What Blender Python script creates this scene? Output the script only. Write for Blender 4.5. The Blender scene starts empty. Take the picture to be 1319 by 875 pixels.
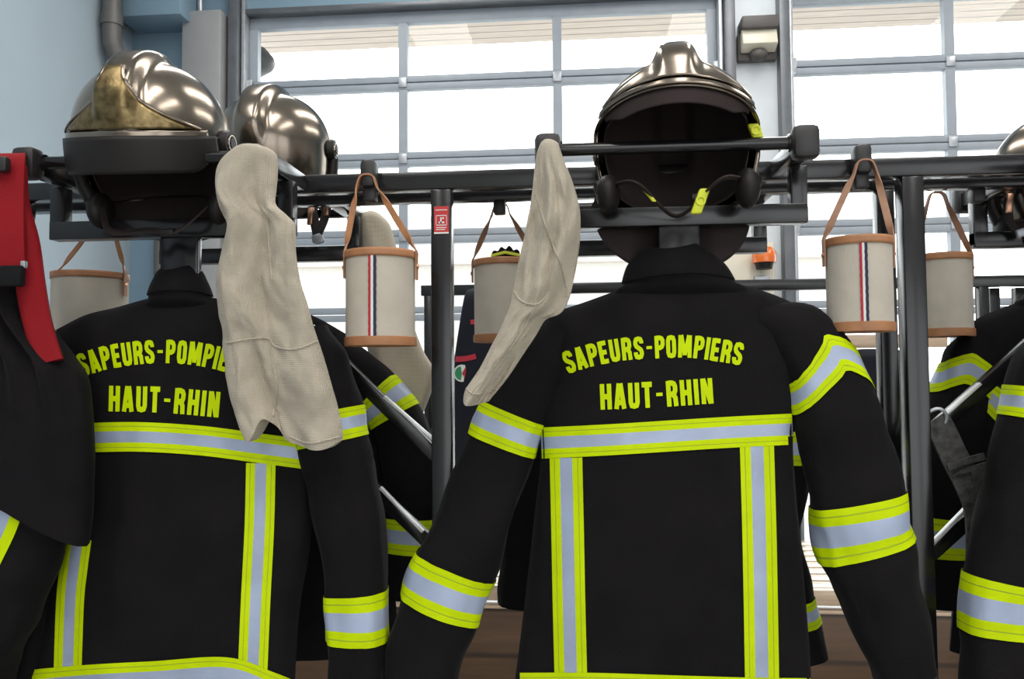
import bpy, bmesh, math, random
from mathutils import Vector, Matrix, noise
from mathutils.bvhtree import BVHTree
random.seed(4)
R = math.radians
scene = bpy.context.scene
col = scene.collection

# ------------------------------------------------------------------ camera
W, H, F = 1319.0, 875.0, 1050.0
CAM = Vector((0, 0, 1.45))
YAW, PITCH, ROLL = R(4.93), R(2.43), R(-0.45)
CR = Matrix.Rotation(YAW, 3, 'Z') @ Matrix.Rotation(math.pi/2 + PITCH, 3, 'X') @ Matrix.Rotation(ROLL, 3, 'Z')
cd = bpy.data.cameras.new('camera')
cam = bpy.data.objects.new('camera', cd)
col.objects.link(cam)
cam.matrix_world = Matrix.Translation(CAM) @ CR.to_4x4()
cd.sensor_width = 36
cd.lens = F*36/W
cd.clip_start = 0.02
scene.camera = cam

def ray(px, py):
    return (CR @ Vector(((px - W/2)/F, -(py - H/2)/F, -1))).normalized()

def P(px, py, Y):
    d = ray(px, py)
    return CAM + d*(Y/d.y)

# ------------------------------------------------------------------ materials
def nm(name):
    m = bpy.data.materials.new(name)
    m.use_nodes = True
    nt = m.node_tree
    b = nt.nodes['Principled BSDF']
    return m, nt, b

def mat(name, c, rough=.6, metal=0., var=.12, nscale=8., bump=0., bscale=200., spec=.5, sheen=0., stretch=None, coat=0.):
    m, nt, b = nm(name)
    b.inputs['Roughness'].default_value = rough
    b.inputs['Metallic'].default_value = metal
    b.inputs['Specular IOR Level'].default_value = spec
    if sheen:
        b.inputs['Sheen Weight'].default_value = sheen
        b.inputs['Sheen Roughness'].default_value = .4
    if coat:
        b.inputs['Coat Weight'].default_value = coat
    tc = nt.nodes.new('ShaderNodeTexCoord')
    mp = nt.nodes.new('ShaderNodeMapping')
    nt.links.new(tc.outputs['Object'], mp.inputs['Vector'])
    if stretch: mp.inputs['Scale'].default_value = stretch
    n = nt.nodes.new('ShaderNodeTexNoise')
    n.inputs['Scale'].default_value = nscale
    n.inputs['Detail'].default_value = 4
    nt.links.new(mp.outputs['Vector'], n.inputs['Vector'])
    r = nt.nodes.new('ShaderNodeValToRGB')
    r.color_ramp.elements[0].position = .3
    r.color_ramp.elements[1].position = .7
    r.color_ramp.elements[0].color = (*[x*(1 - var) for x in c], 1)
    r.color_ramp.elements[1].color = (*[min(1, x*(1 + var)) for x in c], 1)
    nt.links.new(n.outputs['Fac'], r.inputs['Fac'])
    nt.links.new(r.outputs['Color'], b.inputs['Base Color'])
    if bump:
        n2 = nt.nodes.new('ShaderNodeTexNoise')
        n2.inputs['Scale'].default_value = bscale
        n2.inputs['Detail'].default_value = 3
        nt.links.new(mp.outputs['Vector'], n2.inputs['Vector'])
        bp = nt.nodes.new('ShaderNodeBump')
        bp.inputs['Strength'].default_value = bump
        bp.inputs['Distance'].default_value = .002
        nt.links.new(n2.outputs['Fac'], bp.inputs['Height'])
        nt.links.new(bp.outputs['Normal'], b.inputs['Normal'])
    return m

def weave(name, c, c2, scale, rough=.9, bump=.5):
    """woven cloth: crossed fine waves over a slow noise"""
    m, nt, b = nm(name)
    b.inputs['Roughness'].default_value = rough
    b.inputs['Specular IOR Level'].default_value = .2
    b.inputs['Sheen Weight'].default_value = .15
    tc = nt.nodes.new('ShaderNodeTexCoord')
    ws = []
    for dr in ('X', 'Z'):
        w = nt.nodes.new('ShaderNodeTexWave')
        w.bands_direction = dr
        w.inputs['Scale'].default_value = scale
        w.inputs['Distortion'].default_value = 1.2
        w.inputs['Detail'].default_value = 2
        nt.links.new(tc.outputs['Object'], w.inputs['Vector'])
        ws.append(w)
    ad = nt.nodes.new('ShaderNodeMath'); ad.operation = 'ADD'
    nt.links.new(ws[0].outputs['Fac'], ad.inputs[0]); nt.links.new(ws[1].outputs['Fac'], ad.inputs[1])
    n = nt.nodes.new('ShaderNodeTexNoise'); n.inputs['Scale'].default_value = 22; n.inputs['Detail'].default_value = 5
    nt.links.new(tc.outputs['Object'], n.inputs['Vector'])
    ad2 = nt.nodes.new('ShaderNodeMath'); ad2.operation = 'MULTIPLY_ADD'
    ad2.inputs[1].default_value = .22
    nt.links.new(ad.outputs[0], ad2.inputs[0]); nt.links.new(n.outputs['Fac'], ad2.inputs[2])
    r = nt.nodes.new('ShaderNodeValToRGB')
    r.color_ramp.elements[0].position = .45; r.color_ramp.elements[0].color = (*c2, 1)
    r.color_ramp.elements[1].position = .95; r.color_ramp.elements[1].color = (*c, 1)
    nt.links.new(ad2.outputs[0], r.inputs['Fac']); nt.links.new(r.outputs['Color'], b.inputs['Base Color'])
    bp = nt.nodes.new('ShaderNodeBump'); bp.inputs['Strength'].default_value = bump; bp.inputs['Distance'].default_value = .001
    nt.links.new(ad.outputs[0], bp.inputs['Height']); nt.links.new(bp.outputs['Normal'], b.inputs['Normal'])
    return m

def planks(name, c, c2, pitch, axis='Y', rough=.5):
    m, nt, b = nm(name)
    b.inputs['Roughness'].default_value = rough
    tc = nt.nodes.new('ShaderNodeTexCoord')
    mp = nt.nodes.new('ShaderNodeMapping')
    mp.inputs['Scale'].default_value = (1.2, 14, 14) if axis != 'X' else (14, 1.2, 14)
    nt.links.new(tc.outputs['Object'], mp.inputs['Vector'])
    n = nt.nodes.new('ShaderNodeTexNoise'); n.inputs['Scale'].default_value = 2.2; n.inputs['Detail'].default_value = 6
    n.inputs['Distortion'].default_value = .6
    nt.links.new(mp.outputs['Vector'], n.inputs['Vector'])
    r = nt.nodes.new('ShaderNodeValToRGB')
    r.color_ramp.elements[0].position = .3; r.color_ramp.elements[0].color = (*c2, 1)
    r.color_ramp.elements[1].position = .7; r.color_ramp.elements[1].color = (*c, 1)
    nt.links.new(n.outputs['Fac'], r.inputs['Fac'])
    w = nt.nodes.new('ShaderNodeTexWave'); w.bands_direction = axis
    w.inputs['Scale'].default_value = .314/pitch
    nt.links.new(tc.outputs['Object'], w.inputs['Vector'])
    r2 = nt.nodes.new('ShaderNodeValToRGB')
    r2.color_ramp.elements[0].position = .0; r2.color_ramp.elements[0].color = (.35, .35, .35, 1)
    r2.color_ramp.elements[1].position = .06; r2.color_ramp.elements[1].color = (1, 1, 1, 1)
    nt.links.new(w.outputs['Fac'], r2.inputs['Fac'])
    mx = nt.nodes.new('ShaderNodeMixRGB'); mx.blend_type = 'MULTIPLY'; mx.inputs['Fac'].default_value = 1
    nt.links.new(r.outputs['Color'], mx.inputs[1]); nt.links.new(r2.outputs['Color'], mx.inputs[2])
    nt.links.new(mx.outputs['Color'], b.inputs['Base Color'])
    return m

def glass(name):
    m = bpy.data.materials.new(name); m.use_nodes = True
    nt = m.node_tree; nt.nodes.clear()
    o = nt.nodes.new('ShaderNodeOutputMaterial')
    t = nt.nodes.new('ShaderNodeBsdfTransparent'); t.inputs['Color'].default_value = (.96, .98, .97, 1)
    g = nt.nodes.new('ShaderNodeBsdfGlossy'); g.inputs['Roughness'].default_value = .02
    mx = nt.nodes.new('ShaderNodeMixShader'); mx.inputs[0].default_value = .012
    nt.links.new(t.outputs[0], mx.inputs[1]); nt.links.new(g.outputs[0], mx.inputs[2])
    nt.links.new(mx.outputs[0], o.inputs['Surface'])
    return m

M = dict(
    black=mat('charcoal_aramid_cloth', (.0074, .0064, .0072), .8, var=.2, nscale=14, bump=.5, bscale=420, spec=.12, sheen=.03),
    black2=mat('black_lining_cloth', (.008, .008, .009), .9, var=.15, bump=.3, bscale=300, spec=.2),
    navy=mat('dark_navy_cloth', (.009, .010, .016), .85, var=.15, bump=.4, bscale=350, spec=.25),
    red=mat('red_cloth', (.25, .005, .010), .8, var=.1, bump=.35, bscale=350, spec=.25),
    yellow=mat('fluorescent_yellow_tape', (.56, .72, .0), .6, var=.05, nscale=30, bump=.15, bscale=600, spec=.12),
    silver=mat('retroreflective_silver_tape', (.37, .43, .57), .45, .15, var=.14, nscale=9, bump=.1, bscale=500),
    stitch=mat('dark_olive_thread', (.30, .40, .01), .8),
    hood=weave('oatmeal_knit', (.56, .49, .385), (.47, .41, .325), 150, bump=.6),
    canvas=weave('ecru_hose_canvas', (.66, .595, .50), (.55, .495, .41), 260, bump=.5),
    leather=mat('tan_leather', (.42, .19, .085), .55, var=.2, nscale=25, bump=.25, bscale=150),
    strapl=mat('pale_brown_leather', (.33, .17, .10), .6, var=.2, nscale=30, bump=.2, bscale=150),
    sred=mat('red_woven_stripe', (.42, .02, .035), .8), snavy=mat('navy_woven_stripe', (.02, .025, .06), .8), swhite=mat('white_woven_stripe', (.7, .68, .64), .8),
    steel=mat('anthracite_powder_coat', (.0085, .008, .009), .22, var=.1, nscale=40, bump=.03, bscale=400, spec=.55),
    plastic=mat('black_plastic', (.018, .016, .016), .45, var=.1),
    chrome=mat('nickelled_helmet_shell', (.25, .21, .17), .2, 1., var=.22, nscale=3.5, bump=.04, bscale=60, stretch=(1,1,4)),
    gold=mat('brass_front_plate', (.21, .155, .075), .34, 1., var=.5, nscale=60, bump=.5, bscale=55),
    darkrub=mat('dark_rubber', (.012, .010, .009), .5, var=.15, spec=.3),
    liner=mat('dark_brown_helmet_lining', (.034, .025, .024), .8, var=.2, bump=.3, bscale=80, spec=.15),
    bronze=mat('copper_buckle', (.55, .3, .2), .3, 1.),
    neon=mat('neon_yellow_clip', (.62, .66, .02), .45),
    alu=mat('door_aluminium', (.33, .37, .42), .45, .0, var=.05),
    alu2=mat('galvanised_steel', (.45, .47, .5), .4, .6, var=.1, nscale=20),
    track=mat('dark_door_track', (.13, .14, .155), .4, .3),
    wall=mat('pale_blue_wall_paint', (.345, .415, .47), .7, var=.03, nscale=2, bump=.06, bscale=60),
    wallb=mat('shaded_blue_wall_paint', (.19, .29, .37), .7, var=.03, nscale=2, bump=.06, bscale=60),  # darker copy of the wall paint, backlit shade put into the colour
    pillar=mat('side_lit_pillar_paint', (.72, .77, .81), .6, var=.03),  # lighter copy of the wall paint, side light put into the colour
    glint=mat('brace_glint', (.80, .80, .80), .35, .4, var=.05),  # near-white tone for the window glint on the braces
    white=mat('white_paint', (.75, .76, .76), .7, var=.03),
    floor=mat('grey_resin_floor', (.34, .34, .34), .3, var=.08, nscale=3, bump=.04, bscale=90),
    greybox=mat('grey_sheet_metal', (.33, .33, .335), .5, .2, var=.04),
    pipe=mat('grey_plastic_pipe', (.115, .11, .105), .4, var=.05),
    cream=mat('cream_diffuser', (.70, .66, .54), .4, var=.03),
    brownish=mat('taupe_lamp_housing', (.085, .077, .075), .5, var=.05),
    orange=mat('orange_beacon_lens', (.75, .16, .02), .25, var=.1, coat=.5),
    wood=planks('oiled_wood', (.13, .068, .033), (.085, .045, .021), .2, 'Z', .45),
    slat=mat('varnished_slat_wood', (.58, .42, .28), .25, var=.15, nscale=4, stretch=(1, 12, 12), coat=.6),
    soffit=planks('soffit_planks', (.72, .60, .52), (.58, .48, .41), .12, 'Y', .7),
    concrete=mat('pale_concrete', (.62, .61, .59), .85, var=.06, nscale=2),
    facade=mat('pale_render', (.74, .72, .68), .85, var=.05),
    tile=mat('pale_roof_tiles', (.62, .55, .5), .8, var=.1),
    pane=glass('clear_glazing'),
    stred=mat('red_sticker', (.55, .03, .03), .45), stwhite=mat('white_sticker', (.75, .72, .7), .5),
    green=mat('green_badge_thread', (.03, .22, .09), .8),
    webbing=mat('worn_black_webbing', (.05, .048, .048), .9, var=.7, nscale=60, bump=.8, bscale=250, sheen=.15),
)

# ------------------------------------------------------------------ object helpers
def link(name, me, parent=None, mats=None):
    o = bpy.data.objects.new(name, me)
    col.objects.link(o)
    if parent:
        o.parent = parent
        o.matrix_parent_inverse = parent.matrix_world.inverted() if parent.type != 'EMPTY' else Matrix.Translation(-world(parent))
    return o

_loc = {}
def world(o):
    return _loc.get(o.name, Vector((0, 0, 0)))

def tag(o, label=None, cat=None, group=None, kind=None):
    if label: o['label'] = label
    if cat: o['category'] = cat
    if group: o['group'] = group
    if kind: o['kind'] = kind
    return o

def thing(name, loc, label, cat, group=None):
    o = bpy.data.objects.new(name, None)
    o.empty_display_size = .05
    o.location = loc
    col.objects.link(o)
    _loc[o.name] = Vector(loc)
    return tag(o, label, cat, group)

class MB:
    """collects shapes given in world metres; build() links them as one mesh object"""
    def __init__(s): s.bm = bmesh.new(); s.mi = 0
    def _new(s, before):
        for f in s.bm.faces:
            if f not in before: f.material_index = s.mi
    def faces(s, vs, fs, mi=None):
        v = [s.bm.verts.new(p) for p in vs]
        for k, f in enumerate(fs):
            try:
                q = s.bm.faces.new([v[i] for i in f])
                q.material_index = s.mi if mi is None else (mi[k] if isinstance(mi, list) else mi)
                q.smooth = True
            except ValueError: pass
        return s
    def hexa(s, c, ax, ay, az, bev=0.):
        """box with centre c and half-axes"""
        b = bmesh.new()
        vs = [b.verts.new(c + ax*i + ay*j + az*k) for i in (-1, 1) for j in (-1, 1) for k in (-1, 1)]
        for f in ((0, 1, 3, 2), (4, 6, 7, 5), (0, 4, 5, 1), (2, 3, 7, 6), (0, 2, 6, 4), (1, 5, 7, 3)):
            b.faces.new([vs[i] for i in f])
        if bev:
            bmesh.ops.bevel(b, geom=b.edges[:], offset=bev, segments=2, affect='EDGES', profile=.5)
        bmesh.ops.recalc_face_normals(b, faces=b.faces[:])
        b.verts.index_update()
        s.faces([v.co.copy() for v in b.verts], [[v.index for v in f.verts] for f in b.faces])
        for f in s.bm.faces[-len(b.faces):] if False else []: pass
        b.free()
        return s
    def box(s, x0, x1, y0, y1, z0, z1, bev=0.):
        return s.hexa(Vector(((x0+x1)/2, (y0+y1)/2, (z0+z1)/2)), Vector((abs(x1-x0)/2, 0, 0)), Vector((0, abs(y1-y0)/2, 0)), Vector((0, 0, abs(z1-z0)/2)), bev)
    def bar(s, a, b, w, h, up=(0, 0, 1), bev=.002):
        a, b = Vector(a), Vector(b)
        d = (b - a); L = d.length; d.normalize()
        x = d.cross(Vector(up)).normalized(); z = x.cross(d).normalized()
        return s.hexa((a+b)/2, d*L/2, x*w/2, z*h/2, bev)
    def tube(s, path, r, seg=12, cap=True):
        path = [Vector(p) for p in path]; n = len(path)
        rs = r if isinstance(r, (list, tuple)) else [r]*n
        t0 = (path[1]-path[0]).normalized()
        ref = Vector((0, 0, 1)) if abs(t0.z) < .9 else Vector((1, 0, 0))
        x = t0.cross(ref).normalized()
        vs, fs = [], []
        for i in range(n):
            t = (path[min(i+1, n-1)] - path[max(i-1, 0)]).normalized()
            x = (x - t*x.dot(t)).normalized(); y = t.cross(x)
            for k in range(seg):
                a = 2*math.pi*k/seg
                vs.append(path[i] + (x*math.cos(a) + y*math.sin(a))*rs[i])
        for i in range(n-1):
            for k in range(seg):
                k2 = (k+1) % seg
                fs.append((i*seg+k, i*seg+k2, (i+1)*seg+k2, (i+1)*seg+k))
        if cap:
            fs.append(tuple(range(seg))[::-1]); fs.append(tuple((n-1)*seg+k for k in range(seg)))
        return s.faces(vs, fs)
    def ribbon(s, path, wdir, w, t=.003):
        """flat strip along path; wdir: width direction (one vector or a list)"""
        path = [Vector(p) for p in path]; n = len(path)
        wd = [Vector(q).normalized() for q in wdir] if isinstance(wdir, list) else [Vector(wdir).normalized()]*n
        vs, fs = [], []
        for i in range(n):
            tg = (path[min(i+1, n-1)] - path[max(i-1, 0)]).normalized()
            nn = tg.cross(wd[i]).normalized()
            for a, b in ((-1, -1), (1, -1), (1, 1), (-1, 1)):
                vs.append(path[i] + wd[i]*a*w/2 + nn*b*t/2)
        for i in range(n-1):
            for k in range(4):
                k2 = (k+1) % 4
                fs.append((i*4+k, i*4+k2, (i+1)*4+k2, (i+1)*4+k))
        fs += [(3, 2, 1, 0), tuple((n-1)*4+k for k in range(4))]
        return s.faces(vs, fs)
    def lathe(s, c, axis, prof, seg=32, mi=None):
        """prof: (radius, height along axis)"""
        axis = Vector(axis).normalized(); c = Vector(c)
        ref = Vector((0, 0, 1)) if abs(axis.z) < .9 else Vector((1, 0, 0))
        x = axis.cross(ref).normalized(); y = axis.cross(x)
        vs, fs, ms = [], [], []
        for r, h in prof:
            for k in range(seg):
                a = 2*math.pi*k/seg
                vs.append(c + axis*h + (x*math.cos(a) + y*math.sin(a))*max(r, 1e-5))
        for i in range(len(prof)-1):
            for k in range(seg):
                k2 = (k+1) % seg
                fs.append((i*seg+k, i*seg+k2, (i+1)*seg+k2, (i+1)*seg+k))
        return s.faces(vs, fs)
    def ellipsoid(s, c, rx, ry, rz, rot=None, seg=20, rings=12):
        c = Vector(c); rot = rot or Matrix.Identity(3)
        vs, fs = [], []
        for i in range(rings+1):
            e = -math.pi/2 + math.pi*i/rings
            for k in range(seg):
                a = 2*math.pi*k/seg
                vs.append(c + rot @ Vector((rx*math.cos(e)*math.cos(a), ry*math.cos(e)*math.sin(a), rz*math.sin(e))))
        for i in range(rings):
            for k in range(seg):
                k2 = (k+1) % seg
                fs.append((i*seg+k, i*seg+k2, (i+1)*seg+k2, (i+1)*seg+k))
        return s.faces(vs, fs)
    def build(s, name, m, parent=None, sharp=40, solid=0., sub=0, label=None):
        bm = s.bm
        bmesh.ops.remove_doubles(bm, verts=bm.verts[:], dist=1e-6)
        bmesh.ops.dissolve_degenerate(bm, edges=bm.edges[:], dist=1e-7)
        bmesh.ops.recalc_face_normals(bm, faces=bm.faces[:])
        for e in bm.edges:
            if len(e.link_faces) == 2 and e.calc_face_angle(0) > R(sharp): e.smooth = False
        off = world(parent) if parent and parent.type == 'EMPTY' else Vector((0, 0, 0))
        me = bpy.data.meshes.new(name)
        bm.to_mesh(me); bm.free()
        ms = m if isinstance(m, list) else [m]
        for q in ms: me.materials.append(q)
        o = bpy.data.objects.new(name, me)
        col.objects.link(o)
        # put the object's origin at its own centre, so nothing depends on the world origin
        if len(me.vertices):
            c = sum((v.co for v in me.vertices), Vector((0, 0, 0)))/len(me.vertices)
        else: c = Vector((0, 0, 0))
        me.transform(Matrix.Translation(-c))
        _loc[o.name] = c.copy()
        if parent:
            o.parent = parent
            o.location = c - world(parent)
        else:
            o.location = c
        if solid:
            md = o.modifiers.new('thickness', 'SOLIDIFY'); md.thickness = abs(solid); md.offset = -1 if solid < 0 else 1
        if sub:
            md = o.modifiers.new('smooth', 'SUBSURF'); md.levels = sub; md.render_levels = sub
        if label: o['label'] = label
        return o

def catmull(pts, n):
    """n+1 points on a smooth curve through pts, spaced evenly by length"""
    pts = [Vector(p) for p in pts]
    if len(pts) == 2:
        return [pts[0].lerp(pts[1], i/n) for i in range(n+1)]
    q = [pts[0]*2 - pts[1]] + pts + [pts[-1]*2 - pts[-2]]
    fine = []
    for i in range(1, len(q)-2):
        for k in range(24):
            t = k/24
            a, b, c, d = q[i-1], q[i], q[i+1], q[i+2]
            fine.append(.5*((2*b) + (c-a)*t + (2*a-5*b+4*c-d)*t*t + (3*b-a-3*c+d)*t**3))
    fine.append(pts[-1])
    L = [0]
    for i in range(1, len(fine)): L.append(L[-1] + (fine[i]-fine[i-1]).length)
    out, j = [], 0
    for i in range(n+1):
        s = L[-1]*i/n
        while j < len(L)-2 and L[j+1] < s: j += 1
        d = L[j+1]-L[j]
        out.append(fine[j].lerp(fine[j+1], 0 if d == 0 else min(1, (s-L[j])/d)))
    return out

def smooth(a, b, x):
    t = max(0, min(1, (x-a)/(b-a)))
    return t*t*(3-2*t)

def fbm(x, y, z=0.):
    return noise.noise(Vector((x, y, z))) + .5*noise.noise(Vector((2*x+7, 2*y, z)))

class Cloth:
    """a closed cloth volume: a Coons patch between four outlines, puffed out in depth"""
    def __init__(s, top, right, bottom, left, T, fold=None, nu=48, ns=60, xf=None, s0=.06, pw=4, tf=None, to3=None):
        # outlines as 3-D centre-plane points (Vector)
        t, b = catmull(top, nu), catmull(bottom, nu)
        l, r = catmull(left, ns), catmull(right, ns)
        C = []
        for j in range(ns+1):
            v = j/ns; row = []
            for i in range(nu+1):
                u = i/nu
                p = t[i]*(1-v) + b[i]*v + l[j]*(1-u) + r[j]*u - (t[0]*(1-u)*(1-v) + t[nu]*u*(1-v) + b[0]*(1-u)*v + b[nu]*u*v)
                row.append(p)
            C.append(row)
        vs = []; idx = {}
        def th(u, v):
            e = max(0, 1 - abs(2*u-1)**pw)**.5
            g = min(1, v/s0)
            return T*e*math.sqrt(max(0, 1-(1-g)**2))*(tf(u, v) if tf else 1)
        for side in (0, 1):
            for j in range(ns+1):
                for i in range(nu+1):
                    u, v = i/nu, j/ns
                    edge = i in (0, nu) or j == 0
                    if side == 1 and edge:
                        idx[(1, i, j)] = idx[(0, i, j)]; continue
                    f = fold(u, v, side) if fold else 0
                    q = C[j][i] + Vector((0, (-th(u, v) if side == 0 else th(u, v)) + (f if not edge else f*.5), 0))
                    idx[(side, i, j)] = len(vs); vs.append(q)
        fs = []
        for side in (0, 1):
            for j in range(ns):
                for i in range(nu):
                    f = [idx[(side, i, j)], idx[(side, i+1, j)], idx[(side, i+1, j+1)], idx[(side, i, j+1)]]
                    if len(set(f)) < 3: continue
                    fs.append(f if side == 1 else f[::-1])
        for i in range(nu):
            f = [idx[(0, i, ns)], idx[(0, i+1, ns)], idx[(1, i+1, ns)], idx[(1, i, ns)]]
            f = list(dict.fromkeys(f))
            if len(f) >= 3: fs.append(f)
        s.vs, s.fs = vs, fs
        s.bvh = BVHTree.FromPolygons(vs, fs)

class Tube:
    """a sleeve: rings along a spine of (point, half-width across, half-depth)"""
    def __init__(s, spine, n=70, seg=36, seed=0., wr=1.):
        pts = [Vector((p[0].x, p[0].y, p[0].z)) for p in spine]
        s.n, s.seg, s.seed, s.wr = n, seg, seed, wr
        s.c = catmull(pts, n)
        rr = catmull([Vector((i, p[1], p[2])) for i, p in enumerate(spine)], 200)
        # radii by the share of spine length at which each key lies
        L = [0]
        for i in range(1, len(pts)): L.append(L[-1] + (pts[i]-pts[i-1]).length)
        s.key = [(L[i]/L[-1], spine[i][1], spine[i][2]) for i in range(len(pts))]
    def rad(s, v):
        k = s.key
        for i in range(len(k)-1):
            if v <= k[i+1][0]:
                t = smooth(0, 1, (v-k[i][0])/max(1e-6, k[i+1][0]-k[i][0]))
                return k[i][1]*(1-t)+k[i+1][1]*t, k[i][2]*(1-t)+k[i+1][2]*t
        return k[-1][1], k[-1][2]
    def at(s, v, th, off=0.):
        x = max(0, min(1, v))*s.n; i = min(int(x), s.n-1); f = x-i
        c = s.c[i].lerp(s.c[i+1], f)
        j0, j1 = max(0, i-3), min(s.n, i+4)
        t = (s.c[j1]-s.c[j0]).normalized()
        a = Vector((t.z, 0, -t.x)).normalized()      # across, in the rack's own plane
        d = Vector((0, 1, 0))
        ra, rd = s.rad(max(0, min(1, v)))
        w = 1 + s.wr*(.07*fbm(1.6*math.cos(th)+s.seed, 1.6*math.sin(th), v*5) + .035*math.sin(v*30+3*math.cos(th+s.seed)+2.5*fbm(v*3, math.sin(th), s.seed))*smooth(0, .2, v) + .03*fbm(3.5*math.cos(th), 3.5*math.sin(th)+s.seed, v*3))
        ca, sa = math.cos(th), math.sin(th)
        sa2 = math.copysign(abs(sa)**.8, sa); ca2 = math.copysign(abs(ca)**.8, ca)
        return c + a*ca2*(ra*w+off) + d*sa2*(rd*w+off)
    def mesh(s):
        vs, fs = [], []
        for i in range(s.n+1):
            for k in range(s.seg): vs.append(s.at(i/s.n, 2*math.pi*k/s.seg))
        for i in range(s.n):
            for k in range(s.seg):
                k2 = (k+1) % s.seg
                fs.append((i*s.seg+k, i*s.seg+k2, (i+1)*s.seg+k2, (i+1)*s.seg+k))
        # the cuff turns in and up, the arm hole is closed
        b = len(vs)
        for q, vv in ((.86, 1.0), (.8, .97)):
            cc = s.c[s.n]
            for k in range(s.seg):
                p = s.at(vv, 2*math.pi*k/s.seg); c0 = s.c[int(vv*s.n)]
                vs.append(c0 + (p-c0)*q)
        last = s.n*s.seg
        for k in range(s.seg):
            k2 = (k+1) % s.seg
            fs.append((last+k, last+k2, b+k2, b+k)); fs.append((b+k, b+k2, b+s.seg+k2, b+s.seg+k))
        fs.append(tuple(b+s.seg+k for k in range(s.seg))); fs.append(tuple(range(s.seg))[::-1])
        return vs, fs

BAND = [(0, .13, 0), (.13, .155, 2), (.155, .31, 0), (.31, .69, 1), (.69, .845, 0), (.845, .87, 2), (.87, 1, 0)]
def sleeve_band(name, tube, v0, v1, parent, shift=lambda th: 0., strips=BAND, off=.0022):
    mb = MB(); seg = 48
    for a, b, mi in strips:
        vs, fs = [], []
        n = 5
        for j in range(n+1):
            q = a+(b-a)*j/n
            for k in range(seg):
                th = 2*math.pi*k/seg
                vs.append(tube.at(v0+(v1-v0)*q+shift(th), th, off))
        for j in range(n):
            for k in range(seg):
                k2 = (k+1) % seg
                fs.append((j*seg+k, j*seg+k2, (j+1)*seg+k2, (j+1)*seg+k))
        mb.faces(vs, fs, mi)
    return mb.build(name, [M['yellow'], M['silver'], M['stitch']], parent)

def onto(bvh, p, off=.002):
    """where the sight line through p meets the cloth"""
    d = (p-CAM).normalized()
    h, nrm, i, dist = bvh.ray_cast(CAM, d)
    if h is None: return None
    if nrm.dot(d) > 0: nrm = -nrm
    return h - d*off

def strip_on(name, bvh, centre, width, parent, strips=BAND, n=50, xf=None, Y=1.36, off=.0022, wob=0.):
    """tape sewn to a cloth: centre line (picture-plane pairs), width"""
    mb = MB()
    c = catmull([Vector((x, y, 0)) for x, y in centre], n)
    xf = xf or (lambda x, y: P(x, y, Y))
    for a, b, mi in strips:
        vs, fs, ok = [], [], []
        m = 4
        for i in range(n+1):
            t = (c[min(i+1, n)]-c[max(i-1, 0)]).normalized(); nn = Vector((-t.y, t.x, 0))
            for j in range(m+1):
                q = a+(b-a)*j/m-.5
                w = 1 + wob*math.sin(i*.45+j)
                p = c[i] + nn*q*width*w
                h = onto(bvh, xf(p.x, p.y), off)
                ok.append(h is not None); vs.append(h if h else Vector((0, 0, 0)))
        for i in range(n):
            for j in range(m):
                f = (i*(m+1)+j, (i+1)*(m+1)+j, (i+1)*(m+1)+j+1, i*(m+1)+j+1)
                if all(ok[k] for k in f): fs.append(f)
        used = sorted({k for f in fs for k in f}); rm = {k: q for q, k in enumerate(used)}
        mb.faces([vs[k] for k in used], [[rm[k] for k in f] for f in fs], mi)
    return mb.build(name, [M['yellow'], M['silver'], M['stitch']], parent)

# ------------------------------------------------------------------ lettering
LL, RR, TT, BB = .095, .415, .91, .09
GL = {
 'S': (.51, [[(RR, .70), (RR, .78), (.37, .88), (.255, TT), (.14, .88), (LL, .77), (LL, .68), (.14, .58), (.37, .42), (RR, .32), (RR, .23), (.37, .12), (.255, BB), (.14, .12), (LL, .23), (LL, .32)]]),
 'O': (.51, [[(LL, .5), (LL, .75), (.14, .88), (.255, TT), (.37, .88), (RR, .75), (RR, .25), (.37, .12), (.255, BB), (.14, .12), (LL, .25), (LL, .5)]]),
 'U': (.51, [[(LL, 1), (LL, .25), (.14, .12), (.255, BB), (.37, .12), (RR, .25), (RR, 1)]]),
 'P': (.50, [[(LL, 0), (LL, 1)], [(LL, TT), (.27, TT), (.37, .87), (RR, .78), (RR, .62), (.37, .52), (.27, .47), (LL, .47)]]),
 'R': (.52, [[(LL, 0), (LL, 1)], [(LL, TT), (.27, TT), (.37, .87), (RR, .78), (RR, .62), (.37, .52), (.27, .48), (LL, .48)], [(.24, .48), (.35, .42), (.405, .32), (.425, 0)]]),
 'A': (.54, [[(.085, 0), (.235, 1)], [(.455, 0), (.305, 1)], [(.16, .25), (.38, .25)], [(.27, 1), (.27, .86)]]),
 'E': (.45, [[(LL, 0), (LL, 1)], [(LL, TT), (.43, TT)], [(LL, .5), (.40, .5)], [(LL, BB), (.43, BB)]]),
 'M': (.70, [[(.095, 0), (.095, 1)], [(.605, 0), (.605, 1)], [(.14, 1), (.35, .12)], [(.56, 1), (.35, .12)]]),
 'I': (.19, [[(.095, 0), (.095, 1)]]),
 'H': (.52, [[(.095, 0), (.095, 1)], [(.425, 0), (.425, 1)], [(.095, .5), (.425, .5)]]),
 'T': (.48, [[(0, TT), (.48, TT)], [(.24, 0), (.24, 1)]]),
 'N': (.54, [[(.095, 0), (.095, 1)], [(.445, 0), (.445, 1)], [(.12, .98), (.42, .02)]]),
 '-': (.42, [[(.06, .5), (.36, .5)]]),
}
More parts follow.
